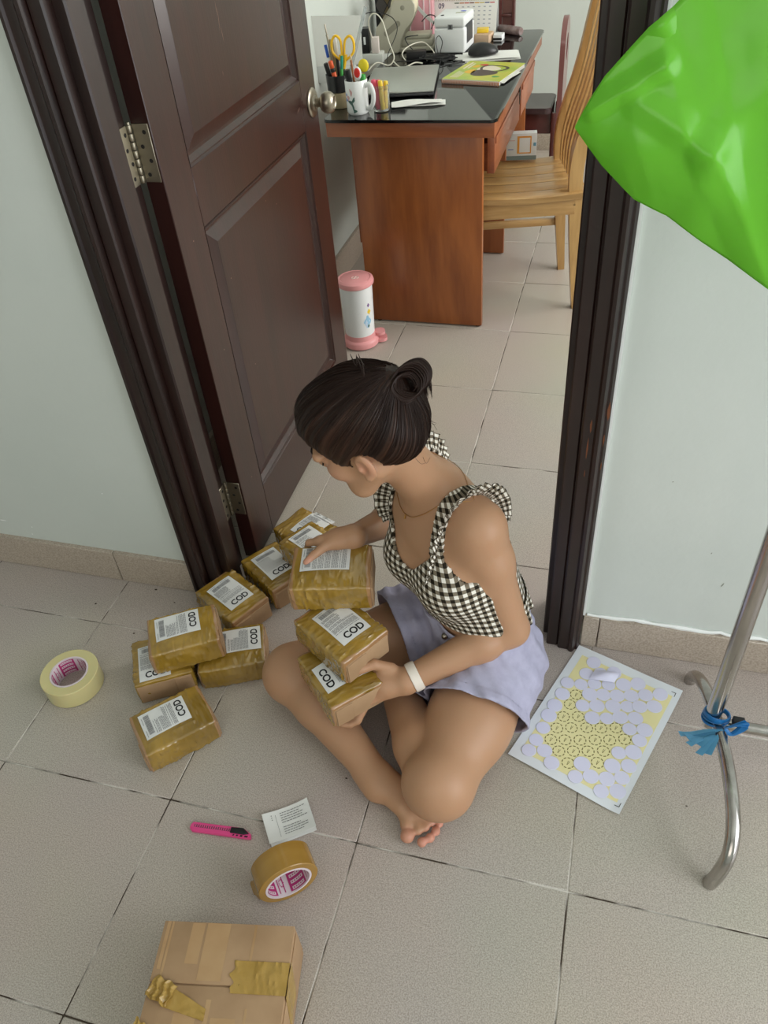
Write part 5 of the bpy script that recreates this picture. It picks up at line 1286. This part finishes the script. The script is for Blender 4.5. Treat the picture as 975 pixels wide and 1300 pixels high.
# arms
elL, wrL = A3(1.032, .383, .245), A3(.846, .254, .190)
AL = TS.blank()
AL.cone(shL, elL, .047, .037, 0); AL.ell(shL*.70+elL*.30, I3, (.049, .049, .055), .02)
mL = elL+(wrL-elL)*.28; AL.cone(elL, mL, .035, .038, .015); AL.cone(mL, wrL, .038, .0245, .015)
elR, wrR = A3(.735, .648, .262), A3(.695, .452, .372)
AR = TS.blank()
AR.cone(shR, elR, .046, .036, 0); mR = elR+(wrR-elR)*.28; AR.cone(elR, mR, .034, .036, .015); AR.cone(mR, wrR, .036, .0235, .015)
def finger(F_, pts, r, k=.003, kr=.008):
    for i in range(len(pts)-1): F_.cone(pts[i], pts[i+1], r*(1-.09*i), r*(1-.09*(i+1)), kr if i == 0 else k)
# left hand: wraps the end of the bottom parcel, thumb above, fingers below
kn = [A3(.782, .262, .196), A3(.776, .245, .186), A3(.774, .229, .174), A3(.778, .214, .161)]
for q in kn: AL.cone(wrL, q, .0215, .0120, .012)
AL.ell(wrL*.45+(kn[1]+kn[2])*.275, I3, (.030, .028, .024), .012)
tips = [[A3(.762, .226, .150), A3(.742, .214, .132), A3(.720, .205, .131)], [A3(.758, .208, .142), A3(.738, .196, .127), A3(.714, .188, .128)],
        [A3(.756, .192, .134), A3(.738, .182, .124), A3(.716, .176, .126)], [A3(.762, .182, .130), A3(.748, .174, .124), A3(.732, .170, .126)]]
for q, tp, r in zip(kn, tips, (.0092, .0095, .0090, .0080)): finger(AL, [q]+tp, r)
finger(AL, [A3(.815, .262, .212), A3(.784, .254, .226), A3(.762, .238, .226), A3(.744, .226, .222)], .0115, kr=.012)
# right hand: thumb on the top parcel's label, fingers down its far side
kr_ = [A3(.632, .428, .372), A3(.645, .440, .366), A3(.660, .450, .358), A3(.674, .456, .350)]
for q in kr_: AR.cone(wrR, q, .0205, .0115, .012)
AR.ell(wrR*.5+(kr_[1]+kr_[0])*.25, I3, (.026, .026, .020), .012)
tipr = [[A3(.606, .428, .362), A3(.596, .438, .338), A3(.598, .442, .314)], [A3(.622, .452, .350), A3(.616, .452, .326), A3(.618, .452, .302)],
        [A3(.640, .462, .340), A3(.636, .460, .316), A3(.638, .458, .294)], [A3(.660, .466, .334), A3(.656, .464, .314), A3(.657, .462, .298)]]
for q, tp, r in zip(kr_, tipr, (.0088, .0090, .0088, .0078)): finger(AR, [q]+tp, r)
finger(AR, [A3(.672, .436, .375), A3(.645, .412, .372), A3(.629, .391, .366), A3(.619, .374, .361)], .0108, kr=.012)
# legs
LG = TS.blank()
hipL, knL, anL = A3(1.006, .400, .110), A3(.944, .108, .092), A3(.772, .372, .058)
LG.cone(hipL, knL, .092, .064, 0); LG.ell(hipL*.5+knL*.5+A3(.0, 0, .0), I3, (.085, .10, .082), .03); LG.ell(knL+A3(-.004, -.006, .004), I3, (.068, .066, .070), .02)
L2 = TS.blank(); cL = knL+(anL-knL)*.32+A3(-.004, -.004, -.004)
L2.cone(knL+A3(-.008, 0, -.006), cL, .056, .052, 0); L2.cone(cL, anL, .052, .031, .015); L2.cone(anL, A3(.705, .425, .030), .028, .024, .02); L2.cone(anL+A3(.014, .016, -.012), anL+A3(.02, .02, -.02), .026, .026, .015)
R1 = TS.blank()
hipR, knR, anR = A3(.905, .525, .112), A3(.583, .292, .088), A3(.808, .122, .040)
R1.cone(hipR, knR, .088, .062, 0); R1.ell(knR+A3(-.006, .0, .002), I3, (.066, .066, .066), .02)
R2 = TS.blank(); cR = knR+(anR-knR)*.30+A3(.002, -.004, 0)
R2.cone(knR+A3(0, -.01, -.006), cR, .054, .050, 0); R2.cone(cR, anR, .050, .031, .015)
R2.cone(A3(.790, .130, .034), A3(.815, .105, .030), .032, .030, .012); R2.cone(anR+A3(0, 0, -.004), A3(.872, .082, .027), .029, .023, .015); R2.cone(anR+A3(.01, 0, -.006), A3(.905, .098, .025), .028, .020, .015)
R2.cone(A3(.888, .066, .021), A3(.932, .086, .019), .0165, .013, .012)
for (b0, b1, r) in (((.880, .072, .022), (.8955, .027, .018), .0125), ((.897, .070, .021), (.925, .022, .016), .0088), ((.906, .076, .020), (.938, .034, .015), .0084), ((.914, .084, .019), (.946, .050, .014), .0080), ((.919, .093, .018), (.949, .067, .013), .0074)):
    r *= 1.13; b0, b1 = A3(*b0), A3(*b1); R2.cone(b0, b0+(b1-b0)*.6, r*.95, r*.86, .006); R2.ell(b1, I3, (r, r, r*.95), .004)
al = (slice(None),)*3
LG.blend(al, L2.d, .006); R1.blend(al, R2.d, .006)
BODY = TS.blank(); BODY.d = TS.d.copy()
BODY.blend(al, LG.d, .03); BODY.blend(al, R1.d, .012); BODY.blend(al, AL.d, .004); BODY.blend(al, AR.d, .004)
BODY.d = np.maximum(BODY.d, (.0015-BODY.ax[2])[None, None, :])
me, co = surface(BODY, 'person', 2)
skin = np.tile(np.array([.45, .250, .142]), (len(co), 1))
def tint(c, r, col, w_=1.0):
    d = np.linalg.norm(co-np.array(c), axis=1); k = np.clip(1.3-d/r, 0, 1)[:, None]*w_; skin[:] = skin*(1-k)+np.array(col)*k
for c in ((.8955, .025, .018), (.925, .020, .016), (.938, .032, .015), (.946, .048, .014), (.949, .066, .013)): tint(c, .018, (.60, .26, .19), .8)
tint((.619, .374, .361), .016, (.62, .28, .21), .6)
for s in (0,): tint(hp(.094, 0, -.065), .014, (.50, .16, .13), .8)
for s in (-1, 1): tint(hp(.07, .036*s, -.03), .03, (.60, .29, .21), .5); tint(hp(-.002, .084*s, -.014), .022, (.60, .27, .18), .5)
set_attr(me, 'tint', skin.astype(np.float32))
skin_m = mat('skin', (.5, .3, .2, 1), .48, sss=.18, bump=.04, bscale=260)
nt = skin_m.node_tree; va = nt.nodes.new('ShaderNodeVertexColor'); va.layer_name = 'tint'; nt.links.new(va.outputs[0], nt.nodes['Principled BSDF'].inputs['Base Color'])
person = obj('person', me, skin_m)
tag(person, 'woman sitting cross-legged on the tiles, stacking parcels in her lap', 'person')

# eyes and brows
eye_m = mat('dark_eye', srgb(34, 24, 20), .2); hair_brow = mat('brow_hair', srgb(40, 26, 20), .7)
for s in (-1, 1):
    b = BM(); tube(b, smooth_path([hp(.0885-.004*abs(t), (.031+t*.016)*s, -.0045-.003*(1-t*t)) for t in (-1, -.3, .4, 1)], 3), .0016, 5); obj('eyelashes', b, eye_m, person)
    b = BM(); tube(b, smooth_path([hp(.0965-.004*t*t-.006*max(0, t), (.030+t*.019)*s, .020+.003*(1-t*t)) for t in (-1, -.3, .4, 1)], 3), [.0014, .0017, .0020, .0022, .0022, .0021, .0019, .0016, .0013, .0010][:10], 5); obj('eyebrow', b, hair_brow, person)

# ------------------------------------------------------------------ clothes
gx, gy, gz = np.meshgrid(*[TS.ax[i] for i in range(3)], indexing='ij', sparse=True)
zk = [.10, .235, .355, .45, .53]; cxk = [Pv[0], Wc[0], Rc[0], Cc[0], nb0[0]]; cyk = [Pv[1], Wc[1], Rc[1], Cc[1], nb0[1]]
cxz = np.interp(TS.ax[2], zk, cxk)[None, None, :].astype(np.float32); cyz = np.interp(TS.ax[2], zk, cyk)[None, None, :].astype(np.float32)
tt = (gx-cxz)*lt[0]+(gy-cyz)*lt[1]; ss = (gx-cxz)*fw[0]+(gy-cyz)*fw[1]
at_ = np.abs(tt)
front = np.interp(at_, [0, .015, .060, .083, .100, .125], [.382, .388, .430, .452, .432, .405]).astype(np.float32)
back = np.interp(at_, [0, .07, .12], [.432, .430, .405]).astype(np.float32)
kf = np.clip(.5+ss/.05, 0, 1); ztop = back*(1-kf)+front*kf
hem = .262-.10*np.clip(ss, -.1, .1)*.25
reg = np.maximum(gz-ztop, hem-gz)
strap = np.maximum(np.abs(at_-.080)-.013, .42-gz)
reg = np.minimum(reg, strap)
TB = TNA
TOP = TS.blank(); TOP.d = np.maximum(np.maximum(TB-.0065, -(TB-.0)), reg).astype(np.float32)
TOP.d[:, :, TS.ax[2] > .56] = .2
# keep the bodice off the head and neck
mt, ct_ = surface(TOP, 'gingham_top', 1)
def torso_uv(P):
    cx_ = np.interp(P[:, 2], zk, cxk); cy_ = np.interp(P[:, 2], zk, cyk)
    t = (P[:, 0]-cx_)*lt[0]+(P[:, 1]-cy_)*lt[1]; s = (P[:, 0]-cx_)*fw[0]+(P[:, 1]-cy_)*fw[1]
    return np.stack([np.arctan2(t, s)*.115, P[:, 2]+.10*np.clip(s, -.1, .1)], 1)
def put_uv(me, uvv):
    ul = me.uv_layers.new(name='UVMap'); li = np.empty(len(me.loops), np.int32); me.loops.foreach_get('vertex_index', li); ul.data.foreach_set('uv', uvv[li].astype(np.float32).ravel())
put_uv(mt, torso_uv(ct_))
def gingham():
    m = bpy.data.materials.new('gingham'); m.use_nodes = True; nt = m.node_tree; L = nt.links; b = nt.nodes['Principled BSDF']
    uv = nt.nodes.new('ShaderNodeUVMap'); uv.uv_map = 'UVMap'; sx = nt.nodes.new('ShaderNodeSeparateXYZ'); L.new(uv.outputs[0], sx.inputs[0])
    outs = []
    for c in ('X', 'Y'):
        a = nt.nodes.new('ShaderNodeMath'); a.operation = 'MULTIPLY'; L.new(sx.outputs[c], a.inputs[0]); a.inputs[1].default_value = 1/.0135
        f_ = nt.nodes.new('ShaderNodeMath'); f_.operation = 'FRACT'; L.new(a.outputs[0], f_.inputs[0])
        g = nt.nodes.new('ShaderNodeMath'); g.operation = 'GREATER_THAN'; L.new(f_.outputs[0], g.inputs[0]); g.inputs[1].default_value = .5; outs.append(g)
    s = nt.nodes.new('ShaderNodeMath'); s.operation = 'ADD'; L.new(outs[0].outputs[0], s.inputs[0]); L.new(outs[1].outputs[0], s.inputs[1])
    h = nt.nodes.new('ShaderNodeMath'); h.operation = 'MULTIPLY'; L.new(s.outputs[0], h.inputs[0]); h.inputs[1].default_value = .5
    cr = nt.nodes.new('ShaderNodeValToRGB'); cr.color_ramp.interpolation = 'CONSTANT'; e = cr.color_ramp.elements
    e[0].position = 0; e[0].color = srgb(232, 228, 218); e[1].position = .75; e[1].color = srgb(36, 30, 20); k = e.new(.25); k.color = srgb(124, 114, 98)
    L.new(h.outputs[0], cr.inputs[0]); L.new(cr.outputs[0], b.inputs['Base Color']); b.inputs['Roughness'].default_value = .85; b.inputs['Specular IOR Level'].default_value = .2
    return m
ging_m = gingham()
topo = obj('gingham_top', mt, ging_m, person); topo['label'] = 'black and white gingham crop top'
# ruffled straps
TF = TS.blank(); TF.d = TNA
def march(p, d, lvl=.0, f=TF):
    p = np.array(p, float); d = np.array(d, float); d /= np.linalg.norm(d)
    for i in range(400):
        v = f.at(p)
        if v > lvl: return p
        p = p+d*max(.0008, -v*.5+.0004)
    return p
def ruffle(side, th0, th1, width, n=120):
    b = BM(); ul = b.loops.layers.uv.new('UVMap'); rows = []; base = []
    for i in range(n+1):
        th = th0+(th1-th0)*i/n
        c0 = bt(Cc, .084*side, 0, .0); d = fw*cos(th)+zz*sin(th); base.append(march(c0, d, .006))
    L_ = 0
    for i in range(n+1):
        if i: L_ += np.linalg.norm(base[i]-base[i-1])
        tau = i/n; p = base[i]; th = th0+(th1-th0)*tau; nrm = fw*cos(th)+zz*sin(th)
        tang = base[min(i+1, n)]-base[max(i-1, 0)]; tang = tang/(np.linalg.norm(tang)+1e-9)
        outw = lt*side*.55+nrm*.85; outw /= np.linalg.norm(outw); up = np.cross(tang, outw)
        wd = width*(sin(pi*min(1, max(.0, tau*.96+.03))))**.45
        ph = L_*2*pi/.0165; row = []
        for j in range(6):
            v = j/5; am = .0052*v**.8
            q = p+outw*wd*v+up*am*sin(ph+.8*sin(ph*.31))+tang*am*.7*cos(ph)
            if j == 0: q = q-outw*.004
            row.append((b.verts.new(V(q)), (L_*1.9, v*width)))
        rows.append(row)
    for i in range(n):
        for j in range(5):
            q = [rows[i][j], rows[i+1][j], rows[i+1][j+1], rows[i][j+1]]; f = b.faces.new([x[0] for x in q])
            for lp, x in zip(f.loops, q): lp[ul].uv = x[1]
    return solid(b, .0008)
for s, w_ in ((1, .036), (-1, .036)):
    o = obj('strap_ruffle', ruffle(s, radians(-28), radians(188), w_), ging_m, topo, angle=180); o['label'] = 'gathered gingham ruffle along the strap'
# back peplum frill
b = BM(); ul = b.loops.layers.uv.new('UVMap'); rows = []
n = 90
for i in range(n+1):
    a = radians(95)+radians(110)*i/n; c0 = np.array([np.interp(.29, zk, cxk), np.interp(.29, zk, cyk), .29]); d = fw*cos(a)+lt*sin(a)
    p = march(c0, d, .007); L_ = .11*(a)
    row = []
    for j in range(6):
        v = j/5; ph = L_*2*pi/.03; q = p+d*(.010*v+.007*v*sin(ph))+zz*(.012-.052*v+.004*v*cos(ph*.5)); row.append((b.verts.new(V(q)), (L_*1.5, v*.05)))
    rows.append(row)
for i in range(n):
    for j in range(5):
        q = [rows[i][j], rows[i+1][j], rows[i+1][j+1], rows[i][j+1]]; f = b.faces.new([x[0] for x in q])
        for lp, x in zip(f.loops, q): lp[ul].uv = x[1]
o = obj('hem_frill', solid(b, .0008), ging_m, topo, angle=180); o['label'] = 'gingham frill flaring at the back'

# shorts
SH = TS.blank(); hr3 = lambda *r: tuple(x*HSC for x in r)
SH.ell(Pv, BA, (.158, .123, .122), 0); SH.ell(Wc, BA, (.121, .093, .12), .03)
dL = knL-hipL; lL = np.linalg.norm(dL); dL = dL/lL; dR = knR-hipR; lR = np.linalg.norm(dR); dR = dR/lR
SH.cone(hipL, hipL+dL*.19, .102, .112, .03); SH.cone(hipR, hipR+dR*.24, .100, .106, .03)
LEG = np.minimum(np.minimum(LG.d, R1.d), TS.d)
wob = .0035*np.sin(gx*74+gz*50)*np.sin(gy*61-gz*38+1.0)+.0022*np.sin(gx*150+gy*90+gz*70)
SO = np.minimum(SH.d, LEG-.009)+wob
pl_cut = lambda p0, d: (gx-p0[0])*d[0]+(gy-p0[1])*d[1]+(gz-p0[2])*d[2]
cutL = pl_cut(hipL+dL*.132, dL+A3(.10, 0, -.25)); cutR = pl_cut(hipR+dR*.165, dR)
nearL = pl_cut(Pv*.5+hipL*.5, lt); wL = nearL > (-.030)
cut = np.where(wL, cutL, cutR)
SO = SO-.0018*(cut > -.021)+.0030*np.sin(np.arctan2(gy-Pv[1], gx-Pv[0])*17+gz*30)*np.clip((.25-gz)/.08, 0, 1)
top_cut = gz-(.246-.12*np.clip(ss, -.12, .12)*.3)
shell = np.maximum(np.maximum(SO, -(SO+.0065)), np.maximum(cut, top_cut))
shell = np.maximum(shell, .003-gz)
SHO = TS.blank(); SHO.d = shell.astype(np.float32)
ms, cs = surface(SHO, 'shorts', 2)
short_m = mat('lavender_cloth', srgb(176, 174, 196), .85, var=srgb(166, 164, 186), vscale=60, bump=.15, bscale=300, spec=.2)
sho = obj('shorts', ms, short_m, person); sho['label'] = 'lavender grey high waist shorts'
# turned hem stitching and a small waist button
b = BM(); bmesh.ops.create_uvsphere(b, u_segments=16, v_segments=10, radius=1, matrix=Matrix.Translation(V(march(np.array([Wc[0], Wc[1], .228]), fw*.98+lt*.18, .010, TS))) @ Matrix.Diagonal((.007, .007, .007, 1))); obj('button', b, nickel_m, sho)

# wrist watch band
wd_ = (wrL-elL)/np.linalg.norm(wrL-elL); wc_ = wrL-wd_*.020
q = V(wd_).to_track_quat('Z', 'Y').to_matrix().to_4x4(); Mw = Matrix.Translation(V(wc_)) @ q
b = BM(); lathe(b, [(.0285, -.0095), (.0300, -.0088), (.0304, 0), (.0300, .0088), (.0285, .0095), (.0278, 0), (.0285, -.0095)], 40, Mw); bmesh.ops.remove_doubles(b, verts=b.verts, dist=1e-6)
wb_ = obj('wrist_band', b, mat('cream_rubber', srgb(228, 218, 206), .45), person); wb_['label'] = 'cream wrist band'
b = BM()
for k in range(6):
    a = radians(150+13*k); lathe(b, [(0, .0006), (.0012, .0006), (.0012, -.0004), (0, -.0004)], 8, Mw @ Rz(a) @ T(.0304, 0, 0) @ Matrix.Rotation(radians(90), 4, 'Y'))
obj('band_hole', b, hole_m, wb_)

# necklace
gold_m = mat('gold_chain', srgb(206, 160, 96), .3, 1.0)
pts = []
nk = nb0+(np.array(hp(-.03, 0, -.055))-nb0)*.22
for i in range(80):
    a = 2*pi*i/80; d = fw*cos(a)+lt*sin(a); c0 = nk+zz*(-.055*max(0, cos(a))**1.5)
    pts.append(V(march(c0, d, .0012)))
b = BM(); tube(b, pts, .0007, 5, closed=True); ch = obj('necklace', b, gold_m, person); ch['label'] = 'thin gold chain necklace'
b = BM(); tube(b, [pts[0], pts[0]+V((0, 0, -.010))+V(fw)*.002], [.0012, .0018], 6); obj('pendant', b, gold_m, ch)

# ------------------------------------------------------------------ hair
HF = Field(Hc-.17, Hc+.17, .0022)
HF.ell(hp(-.014, 0, .040), HA, hr3(.106, .090, .098), 0)
HF.ell(hp(-.060, 0, .006), HA, hr3(.068, .082, .072), .03)
HF.ell(hp(-.085, 0, .080), HA, hr3(.030, .030, .030), .03)
HF.ell(hp(.045, 0, .070), HA, hr3(.054, .068, .052), .025)
X, Y, Z = np.meshgrid(*[HF.ax[i] for i in range(3)], indexing='ij', sparse=True)
pf, plx, pu = [((X-Hc[0])*a_[0]+(Y-Hc[1])*a_[1]+(Z-Hc[2])*a_[2])/HSC for a_ in HA]
face = (pf-.036)*.85-(pu+.026)*.53
low_ = -(pu+.026-np.clip(pf+.02, -.2, 0)*.75)
earc = .030-np.sqrt((pf+.002)**2+((np.abs(plx)-.088)*.6)**2+((pu+.016)*.85)**2)
HF.d = np.maximum(HF.d, face); HF.d = np.maximum(HF.d, np.where(pf > -.30, low_, -1)); HF.d = np.maximum(HF.d, earc).astype(np.float32)
tie = hp(-.098, 0, .092); tdir = hf*-.78+hu*.62; tdir = tdir/np.linalg.norm(tdir)
ta = np.cross(tdir, hl); ta /= np.linalg.norm(ta); tb = np.cross(tdir, ta)
mh, ch_ = surface(HF, 'hair', 2)
rel = ch_-tie; az = np.arctan2(rel@ta, rel@tb); rad = np.linalg.norm(rel, axis=1)
rng = np.random.RandomState(5)
def strand_noise(a, scales=(9, 23, 47, 90), amps=(.35, .3, .25, .2)):
    out = np.zeros_like(a)
    for s_, w_ in zip(scales, amps): out += w_*np.sin(a*s_+rng.rand()*6+1.3*np.sin(a*s_*.37+rng.rand()*6))
    return out
sn = strand_noise(az)
nn = np.empty(len(ch_)*3, np.float32); mh.vertices.foreach_get('normal', nn); nn = nn.reshape(-1, 3)
fall = np.clip(rad/.05, 0, 1)[:, None]
co2 = ch_+nn*(.0018*sn[:, None]*fall+.0012*np.sin(rad[:, None]*60+az[:, None]*3)*fall)
mh.vertices.foreach_set('co', co2.astype(np.float32).ravel()); mh.update()
cn = strand_noise(az*1.0+.02*np.sin(rad*30), (5, 14, 38, 77, 130), (.3, .25, .3, .3, .25))
warm = np.clip(.42+.5*cn, 0, 1)[:, None]
set_attr(mh, 'strand', (np.array([.006, .0036, .003])*(1-warm)+np.array([.046, .018, .009])*warm).astype(np.float32))
def hair_mat(nm, layer=None):
    m = bpy.data.materials.new(nm); m.use_nodes = True; b = m.node_tree.nodes['Principled BSDF']
    b.inputs['Roughness'].default_value = .45; b.inputs['Specular IOR Level'].default_value = .25; b.inputs['Base Color'].default_value = (.020, .009, .006, 1)
    if layer: a = m.node_tree.nodes.new('ShaderNodeVertexColor'); a.layer_name = layer; m.node_tree.links.new(a.outputs[0], b.inputs['Base Color'])
    return m
hair_m = hair_mat('dark_brown_hair', 'strand'); hair2_m = hair_mat('dark_hair_strand')
hr = obj('hair', mh, hair_m, person); hr['label'] = 'dark brown hair tied into a small bun'
# strands flowing to the tie
hb = BVHTree.FromPolygons([V(p) for p in co2], [tuple(p.vertices) for p in mh.polygons])
rnd = random.Random(21); b = BM()
for k in range(330):
    a = rnd.uniform(-pi, pi); r1 = rnd.uniform(.10, .215); r0 = rnd.uniform(.012, .05); P = []
    off = rnd.uniform(.0004, .0016); wig = rnd.uniform(-.05, .05)
    for j in range(12):
        t = j/11; rr = r0+(r1-r0)*t; aa = a+wig*sin(t*3)
        # walk out from the tie over the scalp
        dirv = tb*cos(aa)+ta*sin(aa); ang = rr/.098
        c_ = hp(-.012, 0, .03); v0 = (tie-c_)/np.linalg.norm(tie-c_); perp = dirv-v0*(dirv@v0); perp /= np.linalg.norm(perp)
        d = v0*cos(ang)+perp*sin(ang); hit = hb.ray_cast(V(c_+d*.25), V(-d))
        if hit[0] is None or (hit[0]-V(c_)).length < .06: break
        P.append(hit[0]+V(d)*off)
    if len(P) > 4: tube(b, P, [.0007*(1-.6*j/(len(P)-1)) for j in range(len(P))], 3, cap=False)
st_ = obj('hair_strands', b, hair2_m, hr, angle=180); st_['kind'] = 'stuff'
# bun: a looped ponytail, strands rolled around the loop
loopP = [(0, 0, 0), (.004, .018, .004), (.018, .036, .006), (.040, .040, .006), (.054, .024, .004), (.052, .004, .0), (.036, -.010, .0), (.016, -.008, .004), (.004, .004, .010), (.014, .022, .012), (.034, .026, .012), (.044, .010, .010), (.034, -.004, .010)]
tie_c = hp(-.100, .0, .090)-iu*.022-ir*.003
LP = smooth_path([V(tie_c+ir*x+iu*y+iw*z) for x, y, z in loopP], 6)
b = BM(); rnd = random.Random(8)
for k in range(190):
    oa = rnd.uniform(0, 2*pi); orr = .0150*sqrt(rnd.random()); P = []; s0 = rnd.randint(0, 6); s1 = len(LP)-rnd.randint(1, 26)
    for j in range(s0, s1):
        t = j/(len(LP)-1); q = LP[j]; w_ = orr*(.5+.7*sin(pi*min(1, t*1.15+.12)))
        aa = oa+t*2.5; P.append(q+V(iw)*w_*1.3*cos(aa)+V(iu*.7+ir*.7)*w_*sin(aa))
    tube(b, P, .0016*rnd.uniform(.6, 1.1), 4, cap=True)
for k in range(46):   # free ends fanning out at the right
    p0 = V(tie_c+ir*rnd.uniform(.030, .048)+iu*rnd.uniform(.026, .042)+iw*rnd.uniform(-.006, .012)); P = [p0]
    ex, ey = rnd.uniform(.056, .068), rnd.uniform(-.012, .008)
    P = smooth_path([p0, V(tie_c+ir*(ex-.006)+iu*(ey+.026)+iw*rnd.uniform(-.004, .010)), V(tie_c+ir*ex+iu*ey+iw*rnd.uniform(-.004, .010))], 5)
    tube(b, P, [.0012*(1-.8*i/(len(P)-1)) for i in range(len(P))], 4, cap=False)
for k in range(6):   # tuft standing up before the tie
    p0 = V(hp(-.060+rnd.uniform(-.012, .012), rnd.uniform(-.02, .02), .128)); e = p0+V(iu)*rnd.uniform(.012, .026)+V(ir)*rnd.uniform(-.012, .002); tube(b, smooth_path([p0-V(iu)*.015, p0, e], 3), [.0020, .0019, .0018, .0015, .0012, .0008, .0004][:7], 4, cap=False)
bun = obj('hair_bun', b, hair2_m, hr, angle=180); bun['label'] = 'looped bun of dark hair'
# hair tie
b = BM(); tube(b, [V(tie_c-tdir*.004+ta*.016*cos(a)+tb*.016*sin(a)) for a in [2*pi*k/24 for k in range(24)]], .0018, 6, closed=True); obj('hair_tie', b, mat('pale_elastic', srgb(186, 160, 130), .6), hr)
# fine loose hairs at the nape and temple
b = BM(); rnd = random.Random(33)
for k in range(9):
    s = rnd.choice((1, 1, -1)); nape = k < 15
    p0 = hp(-.100+rnd.uniform(-.02, .02), rnd.uniform(-.05, .065), -.050+rnd.uniform(-.01, .03)) if nape else hp(.030+rnd.uniform(-.012, .012), s*rnd.uniform(.066, .072), .0+rnd.uniform(-.01, .015))
    d = (-hf*.25-hu*.9) if nape else (hf*.4-hu*.9); l_ = rnd.uniform(.018, .034)
    P = smooth_path([V(p0), V(p0+d*l_*.5+hl*rnd.uniform(-.008, .012)), V(p0+d*l_+hl*rnd.uniform(-.014, .018)+hu*rnd.uniform(-.01, .014))], 4)
    tube(b, P, .00032, 3, cap=False)
fl = obj('loose_hairs', b, hair2_m, hr, angle=180); fl['kind'] = 'stuff'

# flat print, tiny fixings and masses of hair stay joined
STUFF = ('printed_text', 'core_print', 'core_lozenge', 'core_lettering', 'ring_print', 'rubber_foot', 'date_print', 'scratch', 'screw', 'spiral_wire', 'old_tape', 'hair_bun',
         'ratchet_teeth', 'hole', 'scale_mark', 'corner_mark', 'lettering', 'socket_hole', 'cover_print', 'worn_patch', 'band_hole', 'emblem', 'knot', 'wrap_band')
for o in bpy.data.objects:
    if o.name.split('.')[0] in STUFF and o.parent is not None: o['kind'] = 'stuff'
